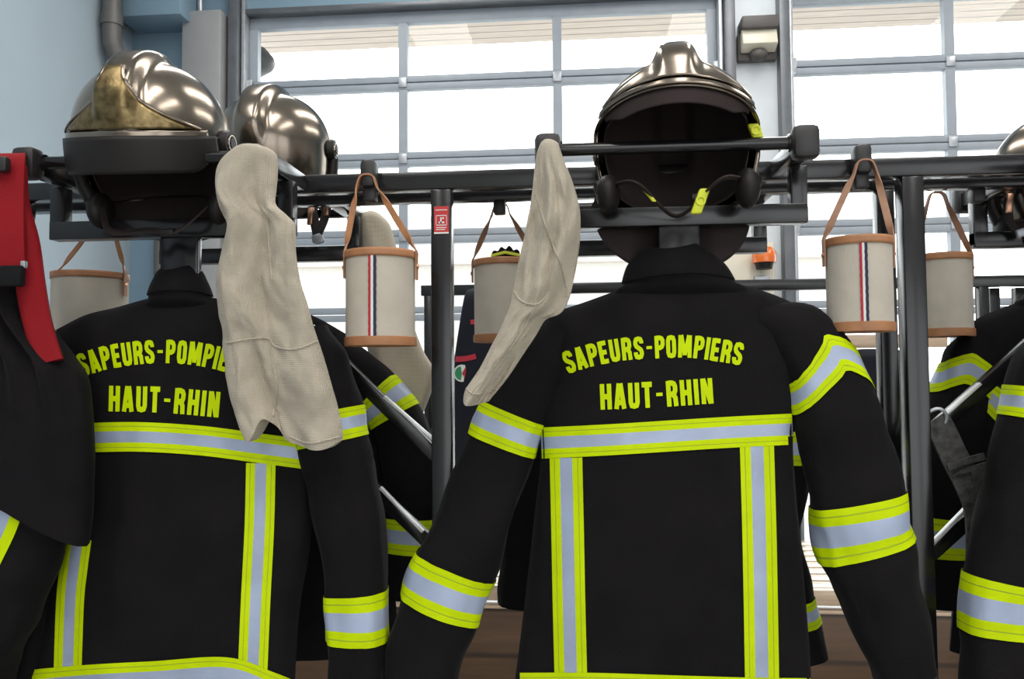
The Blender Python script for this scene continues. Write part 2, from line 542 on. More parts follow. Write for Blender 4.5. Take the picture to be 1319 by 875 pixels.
def thick(pl, w):
    pts = [Vector((x, y)) for x, y in pl]; n = len(pts); out = []
    closed = (pts[0]-pts[-1]).length < 1e-6
    for i in range(n):
        if closed and i in (0, n-1): a, b = (pts[0]-pts[-2]), (pts[1]-pts[0])
        else: a, b = (pts[i]-pts[max(i-1, 0)]), (pts[min(i+1, n-1)]-pts[i])
        if a.length < 1e-9: a = b
        if b.length < 1e-9: b = a
        a.normalize(); b.normalize()
        na, nb = Vector((-a.y, a.x)), Vector((-b.y, b.x))
        m = (na+nb).normalized(); k = 1/max(.55, m.dot(na))
        out.append((pts[i]+m*w/2*k, pts[i]-m*w/2*k))
    return out

def lettering(name, text, bvh, base, height, parent, Y=1.36, gap=.1, wt=.212):
    """base: base-line points in picture-plane pairs; letters follow it"""
    widths = [GL[c][0] for c in text]
    tot = sum(widths)+gap*(len(text)-1)
    N = 200
    c = catmull([Vector((x, y, 0)) for x, y in base], N)
    L = sum((c[i+1]-c[i]).length for i in range(N))
    k = L/tot
    mb = MB(); x0 = 0.
    for ch, w in zip(text, widths):
        mid = (x0+w/2)/tot*N; i = min(N-1, int(mid))
        o = c[i].lerp(c[i+1], mid-i)
        t = (c[min(N, i+4)]-c[max(0, i-4)]).normalized(); up = Vector((t.y, -t.x, 0))
        for pl in GL[ch][1]:
            # split long strokes so that they follow the cloth
            fine = []
            for a, b in zip(pl[:-1], pl[1:]):
                d = math.hypot(b[0]-a[0], b[1]-a[1]); m = max(1, int(d/.12))
                fine += [(a[0]+(b[0]-a[0])*q/m, a[1]+(b[1]-a[1])*q/m) for q in range(m)]
            fine.append(pl[-1])
            vs, fs = [], []
            for a, b in thick(fine, wt if ch != '-' else .13):
                for q in (a, b):
                    p = o + t*(q.x-w/2)*k + up*q.y*height
                    h = onto(bvh, P(p.x, p.y, Y), .0018)
                    vs.append(h if h else P(p.x, p.y, Y))
            for q in range(len(fine)-1): fs.append((2*q, 2*q+1, 2*q+3, 2*q+2))
            mb.faces(vs, fs)
        x0 += w+gap
    return mb.build(name, M['yellow'], parent)

def px_list(l, Y): return [P(x, y, Y) for x, y in l]
def sp(pts, Y):
    """sleeve spine: (px, py, half-width px, half-depth m[, depth])"""
    out = []
    for p in pts:
        yy = p[4] if len(p) > 4 else Y
        out.append((P(p[0], p[1], yy), p[2]*yy/F, p[3]))
    return out

# ================================================================== THE SETTING
YD = 5.6                     # plane of the sectional doors
XL = -3.25
def struct(name, mb, m, parent=None):
    o = mb.build(name, m, parent); o['kind'] = 'structure'; return o
XR, YB, ZC = 9.0, -5.0, 5.2
struct('floor', MB().box(XL-.2, XR, YB, YD+.3, -.1, 0), M['floor'])
struct('ceiling', MB().box(XL-.2, XR, YB, YD+.3, ZC, ZC+.15), M['white'])
struct('wall_left', MB().box(XL-.2, XL, YB, YD+.3, 0, ZC), M['wall'])
struct('wall_right', MB().box(XR, XR+.2, YB, YD+.3, 0, ZC), M['white'])
# door wall: left jamb, pillar between the doors, lintel, far right part
ZL = 4.065
G1 = [P(q, 100, YD+.08).x for q in (334, 520, 718, 911)]
G2 = [P(q, 100, YD+.08).x for q in (1021, 1222, 1424, 1626)]
DX = [(G1[0]-.125, G1[-1]+.13), (G2[0]-.09, G2[-1]+.1)]
b = MB()
b.box(XL, DX[0][0], YD, YD+.3, 0, ZC)
b.box(DX[0][0], DX[0][1], YD, YD+.3, ZL, ZC)
b.box(DX[1][0], DX[1][1], YD, YD+.3, ZL, ZC)
b.box(DX[1][1], XR, YD, YD+.3, 0, ZC)
struct('wall_back', b, M['wallb'])
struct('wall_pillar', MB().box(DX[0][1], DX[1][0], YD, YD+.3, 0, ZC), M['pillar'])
# the wall behind the photographer, with two wide open doorways
b = MB()
b.box(XL, -.5, YB-.2, YB, 0, ZC); b.box(2.8, 3.3, YB-.2, YB, 0, ZC); b.box(7.3, XR, YB-.2, YB, 0, ZC)
b.box(-.5, 2.8, YB-.2, YB, 4.2, ZC); b.box(3.3, 7.3, YB-.2, YB, 4.2, ZC)
struct('wall_front', b, M['white'])
struct('trim_1', MB().box(-3.2, P(232, 20, YD-.3).x, YD-.30, YD, 3.95, ZC, .01), M['wallb'])

def sectional_door(name, x0, x1, glassx):
    root = bpy.data.objects.new(name, None); root.location = ((x0+x1)/2, YD+.08, 0); col.objects.link(root)
    _loc[root.name] = Vector(root.location); root['kind'] = 'structure'
    rails = [3.535, 2.985, 2.43, 1.88, 1.33, .78, .22]
    y0, y1 = YD+.05, YD+.11
    zs = [ZL-.01] + rails
    for i, zt in enumerate(zs[:-1]):
        zb = zs[i+1]
        f = MB()
        top = .085 if i == 0 else .05
        f.box(x0+.03, x1-.03, y0, y1, zt-top, zt-.004, .004)        # upper rail of the section
        f.box(x0+.03, x1-.03, y0, y1, zb+.004, zb+.05, .004)        # lower rail
        for gx in glassx[1:-1]: f.box(gx-.032, gx+.032, y0+.002, y1-.002, zb+.05, zt-top)
        f.box(x0+.03, glassx[0], y0, y1, zb+.05, zt-top); f.box(glassx[-1], x1-.03, y0, y1, zb+.05, zt-top)
        o = f.build('door_section', M['alu'], root)
        g = MB()
        for a, c in zip(glassx[:-1], glassx[1:]): g.box(a-.005, c+.005, YD+.078, YD+.084, zb+.045, zt-top+.005)
        g.build('glazing', M['pane'], o)
        br = MB()
        for xx in (x0+.05, x1-.05): br.box(xx-.05, xx+.05, y0-.05, y0-.003, zb-.05, zb+.05, .006)
        for gx in glassx[1:-1]: br.box(gx-.03, gx+.03, y0-.012, y0-.002, zb-.035, zb+.035, .004)
        br.build('hinge_bracket', M['alu2'], o)
    for sx, xx in ((-1, x0), (1, x1)):
        t = MB(); t.box(xx-.035, xx+.035, YD-.10, YD-.002, 0, 4.6, .005); t.build('guide_track', M['track'], root)
        t = MB(); t.box(xx-sx*.055-.012, xx-sx*.055+.012, YD-.05, YD+.04, 0, 4.5, .003); t.build('edge_seal', M['alu2'], root)
    s = MB(); s.box(x0, x1, YD-.04, YD+.06, ZL-.012, ZL+.02, .004); s.build('top_seal', M['track'], root)
    return root
sectional_door('door_1', DX[0][0], DX[0][1], G1)
sectional_door('door_2', DX[1][0], DX[1][1], G2)

# pipework and cable trunk at the left
e = MB(); q = [(-3.165, 5.2, 5.19), (-3.165, 5.2, 4.2), (-3.165, 5.2, 3.80), (-3.16, 5.21, 3.70), (-3.135, 5.25, 3.61), (-3.08, 5.33, 3.52), (-3.02, 5.42, 3.42), (-2.965, 5.49, 3.32), (-2.95, 5.505, 3.1), (-2.95, 5.505, 0)]
pr = thing('drain_pipe', (-2.95, 5.505, 0), 'thick grey drain pipe with an elbow running down the blue wall', 'pipe')
e.tube(catmull(q, 60), .062, 20); e.build('pipe_run', M['pipe'], pr)
e = MB(); e.tube([(-3.165, 5.2, 3.84), (-3.165, 5.2, 3.92)], .071, 20); e.build('pipe_collar', M['pipe'], pr)
tr = thing('cable_trunk', (-2.62, 5.55, 0), 'tall light grey metal trunking box on the wall left of the glazed door', 'trunking')
MB().box(P(234, 60, YD-.16).x, P(284, 60, YD-.16).x, YD-.16, YD-.001, 0, P(255, 13, YD-.16).z, .008).build('casing', M['greybox'], tr)
MB().tube([(P(258, 5, YD-.06).x, YD-.06, 3.9), (P(258, 5, YD-.06).x, YD-.06, 5.19)], .02, 12).build('conduit', M['alu2'], tr)

# lamp and control box with beacon on the pillar
def PX(px, py, Y=YD): return P(px, py, Y)
p = PX(977, 48, YD-.1)
lt = thing('wall_lamp', (p.x, YD, p.z), 'cream lens flood lamp high on the pillar between the glazed doors', 'lamp')
b = MB(); b.box(p.x-.12, p.x+.12, YD-.17, YD-.001, p.z+.04, p.z+.125, .012); b.box(p.x-.13, p.x+.13, YD-.06, YD-.001, p.z-.14, p.z+.05, .01); b.build('housing', M['brownish'], lt)
b = MB(); b.hexa(Vector((p.x, YD-.10, p.z-.02)), Vector((.115, 0, 0)), Vector((0, .045, -.018)), Vector((0, .02, .062)), .01); b.build('lens', M['cream'], lt)
b = MB(); b.ellipsoid((p.x, YD-.09, p.z-.115), .06, .05, .045); b.build('sensor_dome', M['brownish'], lt)
p = PX(955, 352, YD-.06)
bx = thing('control_box', (p.x, YD, p.z), 'pale door control box on the pillar, with an orange beacon', 'control box')
p2 = PX(958, 356, YD-.06); MB().box(p2.x-.20, p2.x+.19, YD-.12, YD-.001, p2.z-.28, p2.z+.22, .012).build('casing', M['cream'], bx)
p3 = PX(980, 362, YD-.1); b = MB(); b.box(p3.x-.05, p3.x+.05, YD-.15, YD-.12, p3.z-.03, p3.z+.03, .005); b.build('button_plate', M['alu2'], bx)
p4 = PX(984, 329, YD-.2)
b = MB(); b.lathe((p4.x, YD-.2, p4.z-.05), (0, 0, 1), [(0, 0), (.075, 0), (.078, .03), (.075, .07), (.05, .10), (0, .115)], 24); b.build('beacon_lens', M['orange'], bx)
b = MB(); b.lathe((p4.x, YD-.2, p4.z-.09), (0, 0, 1), [(0, 0), (.05, 0), (.06, .038), (0, .04)], 20); b.box(p4.x-.02, p4.x+.02, YD-.2, YD-.1, p4.z-.085, p4.z-.055); b.build('beacon_base', M['darkrub'], bx)

# outside: forecourt, canopy, far house, lamp on the facade
o = MB().box(-40, 60, YD+.3, 80, -.15, -.02).build('pavement', M['concrete']); o['kind'] = 'structure'
o = MB().box(-40, 60, -60, YB-.2, -.15, -.02).build('pavement_behind', M['concrete']); o['kind'] = 'structure'
struct('roof_canopy', MB().box(-6, 12, YD+.32, YD+1.28, 4.30, 4.42), M['soffit'])
hs = thing('house', (-3, 30, -.02), 'pale house far outside beyond the glazed doors', 'house')
MB().box(-14, 9, 30, 38, -.02, 5.6).build('wall', M['facade'], hs)
b = MB(); b.faces([(-14.6, 29.4, 5.5), (9.6, 29.4, 5.5), (9.6, 38.6, 5.5), (-14.6, 38.6, 5.5), (-14.6, 34, 8.2), (9.6, 34, 8.2)], [(0, 1, 5, 4), (2, 3, 4, 5), (0, 4, 3), (1, 2, 5), (0, 3, 2, 1)]); b.build('roof', M['tile'], hs)
for k in range(6):
    b = MB(); x = -12.5+k*3.6; b.box(x, x+1.3, 29.94, 30.0, 2.8, 4.4); b.build('window', M['concrete'], hs)
p = PX(345, 78, 6.0)
ol = thing('outdoor_lamp', p, 'small grey lamp outside at the top left corner of the glazed door', 'lamp')
b = MB(); b.lathe(p+Vector((-.1, 0, 0)), (1, 0, -.25), [(0, 0), (.11, 0), (.115, .05), (.06, .13), (.03, .15), (0, .15)], 20); b.build('lamp_head', M['pipe'], ol)
b = MB(); b.bar(p+Vector((-.12, 0, .05)), p+Vector((-.12, -.09, .05)), .05, .05); b.build('bracket', M['alu2'], ol)

# ================================================================== THE COAT RACK
PITCHX = .859
X0 = .1667                    # middle of the holder behind the big jacket
ZR = 1.812
YF, YR_ = 1.50, 1.605         # front and rear rails
G_RACK = 'black steel coat racks'
rk = thing('coat_rack', (.17, 1.55, 0), 'long black steel coat rack in front carrying jackets, helmets and canvas bags', 'rack', G_RACK)
MB().box(-2.3, 2.6, YF-.016, YF+.016, ZR-.017, ZR+.017, .003).build('rail', M['steel'], rk)
MB().box(-2.3, 2.6, YR_-.016, YR_+.016, ZR-.017, ZR+.017, .003).build('rail', M['steel'], rk)
POSTX = [-.259-.8385, -.259, .586, .586+.8385]
for x in POSTX:
    MB().box(x-.019, x+.019, YF-.019+.003, YF+.019+.003, 0, ZR-.017, .003).build('post', M['steel'], rk)
MB().box(.577-.016, .577+.016, YR_-.016, YR_+.016, 0, ZR-.017, .003).build('post', M['steel'], rk)
# sticker on the post
p0 = P(559, 266, YF-.018); p1 = P(578, 301, YF-.018)
b = MB(); yy = YF-.0175
b.faces([(p0.x, yy, p0.z), (p1.x, yy, p0.z), (p1.x, yy, p1.z), (p0.x, yy, p1.z)], [(0, 1, 2, 3)], 0)
w, h = p1.x-p0.x, p0.z-p1.z
def quad(u0, u1, v0, v1, mi, dy=.0004):
    b.faces([(p0.x+w*u0, yy-dy, p0.z-h*v0), (p0.x+w*u1, yy-dy, p0.z-h*v0), (p0.x+w*u1, yy-dy, p0.z-h*v1), (p0.x+w*u0, yy-dy, p0.z-h*v1)], [(0, 1, 2, 3)], mi)
quad(.1, .9, .12, .15, 1); quad(.12, .88, .32, .35, 1); quad(.12, .16, .32, .7, 1); quad(.84, .88, .32, .7, 1); quad(.12, .88, .67, .70, 1)
quad(.42, .52, .40, .62, 1); quad(.30, .70, .56, .62, 1); quad(.55, .68, .40, .46, 1); quad(.15, .85, .76, .79, 1); quad(.15, .75, .83, .86, 1); quad(0, 1, .94, 1, 1)
b.build('sticker', [M['stred'], M['stwhite']], rk, label='small red and white safety sticker')

def holder(xc, side, dx=0.):
    """helmet and coat holder: arms from the rail, round rod across their tips, a U bar and a hanger plate below. side -1 front, +1 rear"""
    yr = YF if side < 0 else YR_
    yu = 1.40 if side < 0 else 1.735
    yt = (1.33 if xc > 0 else 1.31) if side < 0 else 1.80
    hw = .2125
    zb = ZR-.094
    b = MB()
    for sx in (-1, 1):
        x = xc+sx*hw
        b.box(x-.0135, x+.0135, yu-.0135, yu+.0135, zb-.0135, ZR-.0165, .002)
    b.box(xc-hw-.0135, xc+hw+.0135, yu-.0145, yu+.0145, zb-.019, zb+.0137, .002)
    o = b.build('helmet_holder', M['steel'], rk)
    for sx in (-1, 1):
        x = xc+sx*(hw-.010)
        a = MB(); a.bar((x, yr-side*.0, ZR), (x, yt, ZR), .030, .030); a.build('arm', M['steel'], o)
        k_ = .7 if (sx > 0 and xc < 0) else 1.; c = MB(); c.hexa(Vector((x+sx*.002-(1-k_)*.03, yt+side*.012, ZR+.002)), Vector((.021*k_, 0, 0)), Vector((0, .018, 0)), Vector((0, 0, .027*k_)), .010*k_); c.build('end_cap', M['plastic'], o)
    t = MB(); t.tube([(xc-hw+.01, yt+side*.0, ZR+.006), (xc+hw-.01, yt, ZR+.006)], .0105, 16)
    for sx in (-1, 1): t.tube([(xc+sx*(hw-.032), yt, ZR+.006), (xc+sx*(hw-.02), yt, ZR+.006)], .0145, 16)
    t.build('rod', M['steel'], o)
    hp = MB(); hp.box(xc+dx-.035, xc+dx+.035, yu-.010, yu+.010, zb-.20, zb-.013, .004); hp.build('hanger_plate', M['steel'], o)
    return o
for xc, dx in ((-.732, .016), (.152, .014), (1.035, .014)): holder(xc, -1, dx)
for xc in (P(457, 300, 1.735).x-.2125, P(978, 310, 1.735).x-.2125, P(1260, 290, 1.735).x+.2125): holder(xc, 1)
def hook(x, side):
    b = MB(); y = YF-.016 if side < 0 else YR_+.016
    b.hexa(Vector((x, y+side*.012, ZR+.010)), Vector((.0145, 0, 0)), Vector((0, .020, 0)), Vector((0, 0, .026)), .009)
    b.box(x-.012, x+.012, y+side*.005-.012, y+side*.005+.012, ZR-.04, ZR-.01, .004)
    b.build('hook', M['plastic'], rk)
for px in (481, 1103): hook(P(px, 232, YF).x, -1)
for px in (118, 642, 1265): hook(P(px, 232, YR_).x, 1)

def brace(a, b_, e0, e1, w=.026):
    m = MB(); m.bar(a, b_, .022, w, up=(-(b_-a).z, 0, (b_-a).x), bev=.003); o = m.build('brace', M['steel'], rk)
    m = MB(); m.bar(e0, e1, .012, .006, up=(-(e1-e0).z, 0, (e1-e0).x), bev=.001); m.build('edge_glint', M['glint'], o, label='bright strip standing for the window glint along the brace')  # strip added to paint the window highlight on the brace edge
def px2(l, y): return [P(*q, y) for q in l]
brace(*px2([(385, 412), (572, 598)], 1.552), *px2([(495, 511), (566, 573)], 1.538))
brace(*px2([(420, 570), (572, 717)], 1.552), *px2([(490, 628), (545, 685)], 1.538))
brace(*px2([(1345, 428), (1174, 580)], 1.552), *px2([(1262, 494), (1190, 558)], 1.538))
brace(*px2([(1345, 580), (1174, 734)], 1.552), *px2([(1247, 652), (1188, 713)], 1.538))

# ------------------------------------------------------------------ canvas bags
G_BAG = 'canvas pouches hung from the rack'
def bag(cx, ztop, zbot, Y, r, hookx, hookz, stripe, label, strap='leather', tilt=0.):
    root = thing('canvas_bag', (cx, Y, zbot), label, 'bag', G_BAG)
    seg = 48
    def ring(z, rr, k): 
        a = 2*math.pi*k/seg
        return Vector((cx+rr*math.cos(a)+tilt*(z-ztop), Y+rr*math.sin(a), z))
    def wall(z0, z1, rf, name, m, n=10, thick_=.004):
        b = MB(); vs, fs = [], []
        for i in range(n+1):
            z = z0+(z1-z0)*i/n
            for k in range(seg): vs.append(ring(z, rf(z)*(1+.006*fbm(math.cos(2*math.pi*k/seg)*1.5+cx*9, math.sin(2*math.pi*k/seg)*1.5, z*25)), k))
        for i in range(n):
            for k in range(seg):
                k2 = (k+1) % seg; fs.append((i*seg+k, i*seg+k2, (i+1)*seg+k2, (i+1)*seg+k))
        b.faces(vs, fs); return b.build(name, m, root, solid=-thick_)
    wall(zbot+.004, ztop-.002, lambda z: r, 'body', M['canvas'], 14)
    wall(ztop-.014, ztop, lambda z: r+.0022, 'rim', M['leather'], 3)
    b = MB(); b.lathe((cx+tilt*(zbot-ztop), Y, zbot), (0, 0, 1), [(0, .003), (r-.004, .003), (r+.002, 0), (r+.0028, .004), (r+.0025, .015), (r-.001, .016), (r-.004, .010), (0, .010)], seg); b.build('base', M['leather'], root)
    if stripe is not None:
        b = MB()
        for a0, a1, mi in ((-6.5, -2.4, 0), (-2.4, 1.6, 1), (1.6, 6.5, 2)):
            vs, fs = [], []
            n, m = 24, 3
            for i in range(n+1):
                z = zbot+.014+(ztop-.027-zbot)*i/n
                for j in range(m+1):
                    a = R(-90+stripe+a0+(a1-a0)*j/m)
                    wob = .0004*math.sin(i*2.6) if j in (0, m) and mi != 1 else 0
                    rr = r*1.0+.0016
                    vs.append(Vector((cx+rr*math.cos(a)+wob+tilt*(z-ztop), Y+rr*math.sin(a), z)))
            for i in range(n):
                for j in range(m): fs.append((i*(m+1)+j, i*(m+1)+j+1, (i+1)*(m+1)+j+1, (i+1)*(m+1)+j))
            b.faces(vs, fs, mi)
        b.build('tricolour_stripe', [M['sred'], M['swhite'], M['snavy']], root)
    # strap: up from both sides over the hook
    hx, hz = hookx, hookz
    hy = (YF-.046) if Y < 1.5 else (YR_+.046)
    def lp(a, b_, n): return [Vector(a).lerp(Vector(b_), i/n) for i in range(n)]
    A0, A1 = Vector((cx-r-.004, Y, ztop-.045)), Vector((cx-r-.004, Y, ztop))
    H0, H1 = Vector((hx-.019, hy, hz-.006)), Vector((hx+.019, hy, hz-.006))
    B1, B0 = Vector((cx+r+.004, Y, ztop)), Vector((cx+r+.004, Y, ztop-.05))
    pth = lp(A0, A1, 4) + lp(A1, H0, 10) + [H0, Vector((hx-.012, hy, hz+.014)), Vector((hx, hy, hz+.018)), Vector((hx+.012, hy, hz+.014)), H1] + lp(H1, B1, 10)[1:] + lp(B1, B0, 4) + [B0]
    b = MB(); c = catmull(pth, 90); wd = []
    for i in range(len(c)):
        t = (c[min(i+1, 90)]-c[max(i-1, 0)]).normalized(); q = Vector((t.z, 0, -t.x))
        m = smooth(ztop-.005, ztop+.04, c[i].z)*(1-smooth(hz-.05, hz, c[i].z))
        sg = 1 if i < 45 else -1
        wd.append(Vector((0, 1, 0))*(1-.75*m) + q*(-.9*m*sg))
    b.ribbon(c, wd, .0115, .003); b.build('strap', M['strapl'] if strap != 'leather' else M['leather'], root)
    for sx in (-1, 1):
        b = MB(); b.lathe((cx+sx*(r+.0055), Y, ztop-.026), (sx, 0, 0), [(0, .003), (.004, .002), (.005, 0)], 10)
        b.build('rivet', M['bronze'], root)
    return root
def bagpx(x0, x1, yt, yb, Y, hx, stripe, label, **k):
    a, c = P(x0, yt, Y), P(x1, yb, Y)
    bot = P((x0+x1)/2, yb, Y).z; tp = P((x0+x1)/2, yt, Y).z
    hp = P(hx, 232, YF if Y < 1.5 else YR_)
    return bag((a.x+c.x)/2, tp, bot, Y, (c.x-a.x)/2, hp.x, ZR-.012 if Y < 1.5 else ZR-.03, stripe, label, **k)
bagpx(447, 534, 325, 446, 1.405, 481, 1, 'canvas bag with tricolour stripe, hung left of the post with the red sticker')
bagpx(1064, 1150, 308, 428, 1.405, 1103, -10, 'canvas bag with tricolour stripe, hung beside the right jacket sleeve', strap='pale')
bagpx(74, 158, 353, 455, 1.70, 118, None, 'plain canvas bag behind the left jacket, in front of the pale blue wall')
bagpx(611, 690, 336, 441, 1.70, 642, None, 'plain canvas bag partly hidden behind the beige hood beside the big jacket', strap='pale')
bagpx(1176, 1252, 329, 434, 1.70, 1265-45, None, 'plain canvas bag behind the right post, at the right of the rack', strap='pale')

# ------------------------------------------------------------------ helmets
G_HELM = 'shiny firefighter helmets on the rack'
def helmet(label, loc, yaw, tilt, front='gold', rx=.130, ry=.130, rz=.127, clips=False, vaz=70, curtain_y=None, tuck=False):
    root = thing('firefighter_helmet', loc, label, 'helmet', G_HELM)
    rot = Matrix.Rotation(R(yaw), 3, 'Z') @ Matrix.Rotation(-R(tilt), 3, 'X')
    L = Vector(loc)
    e0, elow = 3., -50.
    def S(az, e, off=0.):
        a, el = R(az), R(e)
        ec = el if el > 0 else el*.62
        ce = max(0., math.cos(ec))**.86 if el > 0 else math.cos(ec); x = ce*math.sin(a)*(rx+off); y = -ce*math.cos(a)*(ry+off); z = math.sin(el)*(rz+off)
        rid = 1-smooth(.017, .040, abs(x))
        up = smooth(2, 35, e) if abs(az) < 90 else smooth(-10, 30, e)
        n = Vector((x/rx**2, y/ry**2, z/rz**2)).normalized()
        return Vector((x, y, z)) + n*.019*rid*up
    def G(az, e, off=0.): return L + rot @ S(az, e, off)
    def emin(az):
        a = abs(az)
        return e0 + (elow-e0)*smooth(80, 95, a) + 6*math.exp(-((a-180)/60)**2)
    def sheet(azs, lo, hi, off, name, m, n=24, solid=0., par=root, offlo=None, lab=None):
        b = MB(); vs, fs = [], []
        for j in range(n+1):
            for az in azs:
                l, h_ = lo(az), hi(az)
                o_ = off if offlo is None else offlo+(off-offlo)*j/n
                vs.append(G(az, l+(h_-l)*j/n, o_))
        m_ = len(azs)
        for j in range(n):
            for i in range(m_-1): fs.append((j*m_+i, j*m_+i+1, (j+1)*m_+i+1, (j+1)*m_+i))
        b.faces(vs, fs)
        return b.build(name, m, par, solid=solid, sharp=60, label=lab)
    full = [-180+360*i/128 for i in range(129)]
    sheet(full, emin, lambda a: 90, 0, 'shell', M['chrome'], 40, -.004)
    sheet(full, lambda a: emin(a)-3 if abs(a) > 80 else emin(a)-1, lambda a: 90, -.014, 'lining', M['liner'], 24, -.002)
    # edge beading
    b = MB(); b.tube([G(a, emin(a), .001) for a in full], .0028, 8, False); b.build('edge_beading', M['chrome' if tuck else 'darkrub'], root)
    fa = [-vaz+2*vaz*i/72 for i in range(73)]
    # front plate: wide at the brow, drawn up to a narrow point on the crest
    b = MB(); vs, fs = [], []; n, m_ = 26, 40
    for j in range(n+1):
        v = j/n; e_ = e0+6+v*40
        hwid = 8+50*(1-v)**2.4
        for i in range(m_+1):
            az = -hwid+2*hwid*i/m_
            edge = smooth(0, .10, min(i, m_-i)/m_)
            vs.append(G(az, e_, .002+.004*edge))
    for j in range(n):
        for i in range(m_): fs.append((j*(m_+1)+i, j*(m_+1)+i+1, (j+1)*(m_+1)+i+1, (j+1)*(m_+1)+i))
    b.faces(vs, fs); b.build('front_plate', M['gold'] if front == 'gold' else M['chrome'], root, solid=.0015)
    # edge line of the plate
    b = MB()
    for sgn in (-1, 1):
        b.tube([G(sgn*(8+50*(1-j/30)**2.4), e0+6+40*j/30, .005) for j in range(31)], .0028, 8)
    b.build('plate_edging', M['chrome'], root)
    sheet([-64+128*i/64 for i in range(65)], lambda a: e0+.5, lambda a: e0+5.5, .004, 'brow_trim', M['chrome'], 3, .002)
    sheet(fa, lambda a: e0-(13 if tuck else 22)+10*smooth(vaz-22, vaz, abs(a)), lambda a: e0+(.2 if tuck else 1.5), -.002 if tuck else .006, 'visor_edge', M['liner' if tuck else 'darkrub'], 8, .004 if not tuck else .002, offlo=-.006 if tuck else .008)
    # hinge discs and ear covers
    for sx in (-1, 1):
        hk = .5 if tuck else 1.; c = G(sx*(100 if tuck else 86), 0, .0); ax = (rot @ Vector((sx, -.1, 0))).normalized()
        b = MB(); b.lathe(c, ax, [(0, .016*hk), (.010, .016*hk), (.013, .012*hk), (.021, .012*hk), (.023, .006*hk), (.023, -.01)], 24); d = b.build('hinge_disc', M['darkrub'], root)
        b = MB(); b.lathe(c, ax, [(.012, .013*hk), (.0125, .0145*hk), (.0145, .0145*hk), (.015, .012*hk)], 24); b.build('disc_ring', M['chrome'], d)
        b = MB(); b.tube([G(sx*86, -8, .008), G(sx*86, -28, .006), G(sx*90, -46, .004)] if not tuck else [G(sx*93, -36, .004), G(sx*92, -42, .004), G(sx*92, -48, .003)], [.010, .012, .014], 10); b.ellipsoid(G(sx*90, -54, .0), .02, .034, .032, rot); b.build('ear_cover', M['darkrub'], root)
    # chin strap and its clip
    b = MB(); pth = catmull([G(-86, -50, -.012), G(-50, -86, .0)+rot @ Vector((0, -.02, -.005)), L+rot @ Vector((0, -.055 if not tuck else .03, -rz-.005)), G(50, -86, 0)+rot @ Vector((0, -.02, -.005)), G(86, -50, -.012)], 40)
    b.ribbon(pth, rot @ Vector((0, 1, .3)), .018, .003); st = b.build('chin_strap', M['liner'], root)
    b = MB(); b.hexa(pth[26], rot @ Vector((.012, 0, 0)), rot @ Vector((0, .012, 0)), rot @ Vector((0, 0, .006)), .003); b.build('buckle', M['darkrub'], st)
    # neck curtain
    b = MB(); vs, fs = [], []; n, m_ = 10, 40
    for j in range(n+1):
        for i in range(m_+1):
            az = (92+176*i/m_) if curtain_y else (100+160*i/m_)
            dp = (.016+.078*max(0., math.sin(math.pi*i/m_))**.9)*j/n
            p_ = G(az, emin(((az+180) % 360)-180)+2, .010*j/n*(1 if curtain_y else 0)-.004) + Vector((0, -.1*dp, -dp))
            if curtain_y: p_.x = L.x+(p_.x-L.x)*1.12
            if curtain_y and p_.y < curtain_y: p_.y = curtain_y
            vs.append(p_)
    for j in range(n):
        for i in range(m_): fs.append((j*(m_+1)+i, j*(m_+1)+i+1, (j+1)*(m_+1)+i+1, (j+1)*(m_+1)+i))
    b.faces(vs, fs); b.build('neck_curtain', M['liner'], root, solid=.003)
    return root, G, rot

PH1 = P(870, 181, 1.365)
h1, G1, r1 = helmet('upturned front-facing helmet with dark opening, above the right jacket', PH1, -5, 20, 'chrome', rx=.133, rz=.123, clips=True, vaz=62, curtain_y=1.425, tuck=True)
# neon clips of the right helmet
def clip(a, b_, r, par, mname='neon'):
    m = MB(); m.hexa((a+b_)/2, (b_-a)/2, Vector((r, 0, 0)), Vector((0, r*.6, 0)), r*.4)
    m.lathe((a+b_)/2+Vector((0, -r*.6, 0)), (0, -1, 0), [(r*.5, 0), (r*.6, .002), (r*.9, .002), (r*.95, 0)], 14)
    return m.build('strap_clip', M[mname], par, label='neon yellow strap clip')
clip(P(908, 243, 1.275), P(896, 276, 1.275), .0085, h1)
clip(P(829, 243, 1.285), P(843, 260, 1.285), .0035, h1)
cpt = P(973, 169, 1.33); clip(cpt+Vector((-.004, 0, .012)), cpt+Vector((.004, 0, -.012)), .009, h1)
PH2 = P(198, 187, 1.36)
h2, G2, r2 = helmet('helmet with brass front plate and crest, above the left jacket', PH2, 3, -15, 'gold', rx=.131, rz=.139, vaz=70)
PH3 = P(352, 196, 1.76)
h3, G3, r3 = helmet('helmet seen from behind, on the rear of the rack beside the left beige hood', PH3, 178, 12, 'chrome')
PH5 = P(1368, 226, 1.76)
h5, G5, r5 = helmet('helmet cut off by the right edge of the photo', PH5, 176, 6, 'chrome')

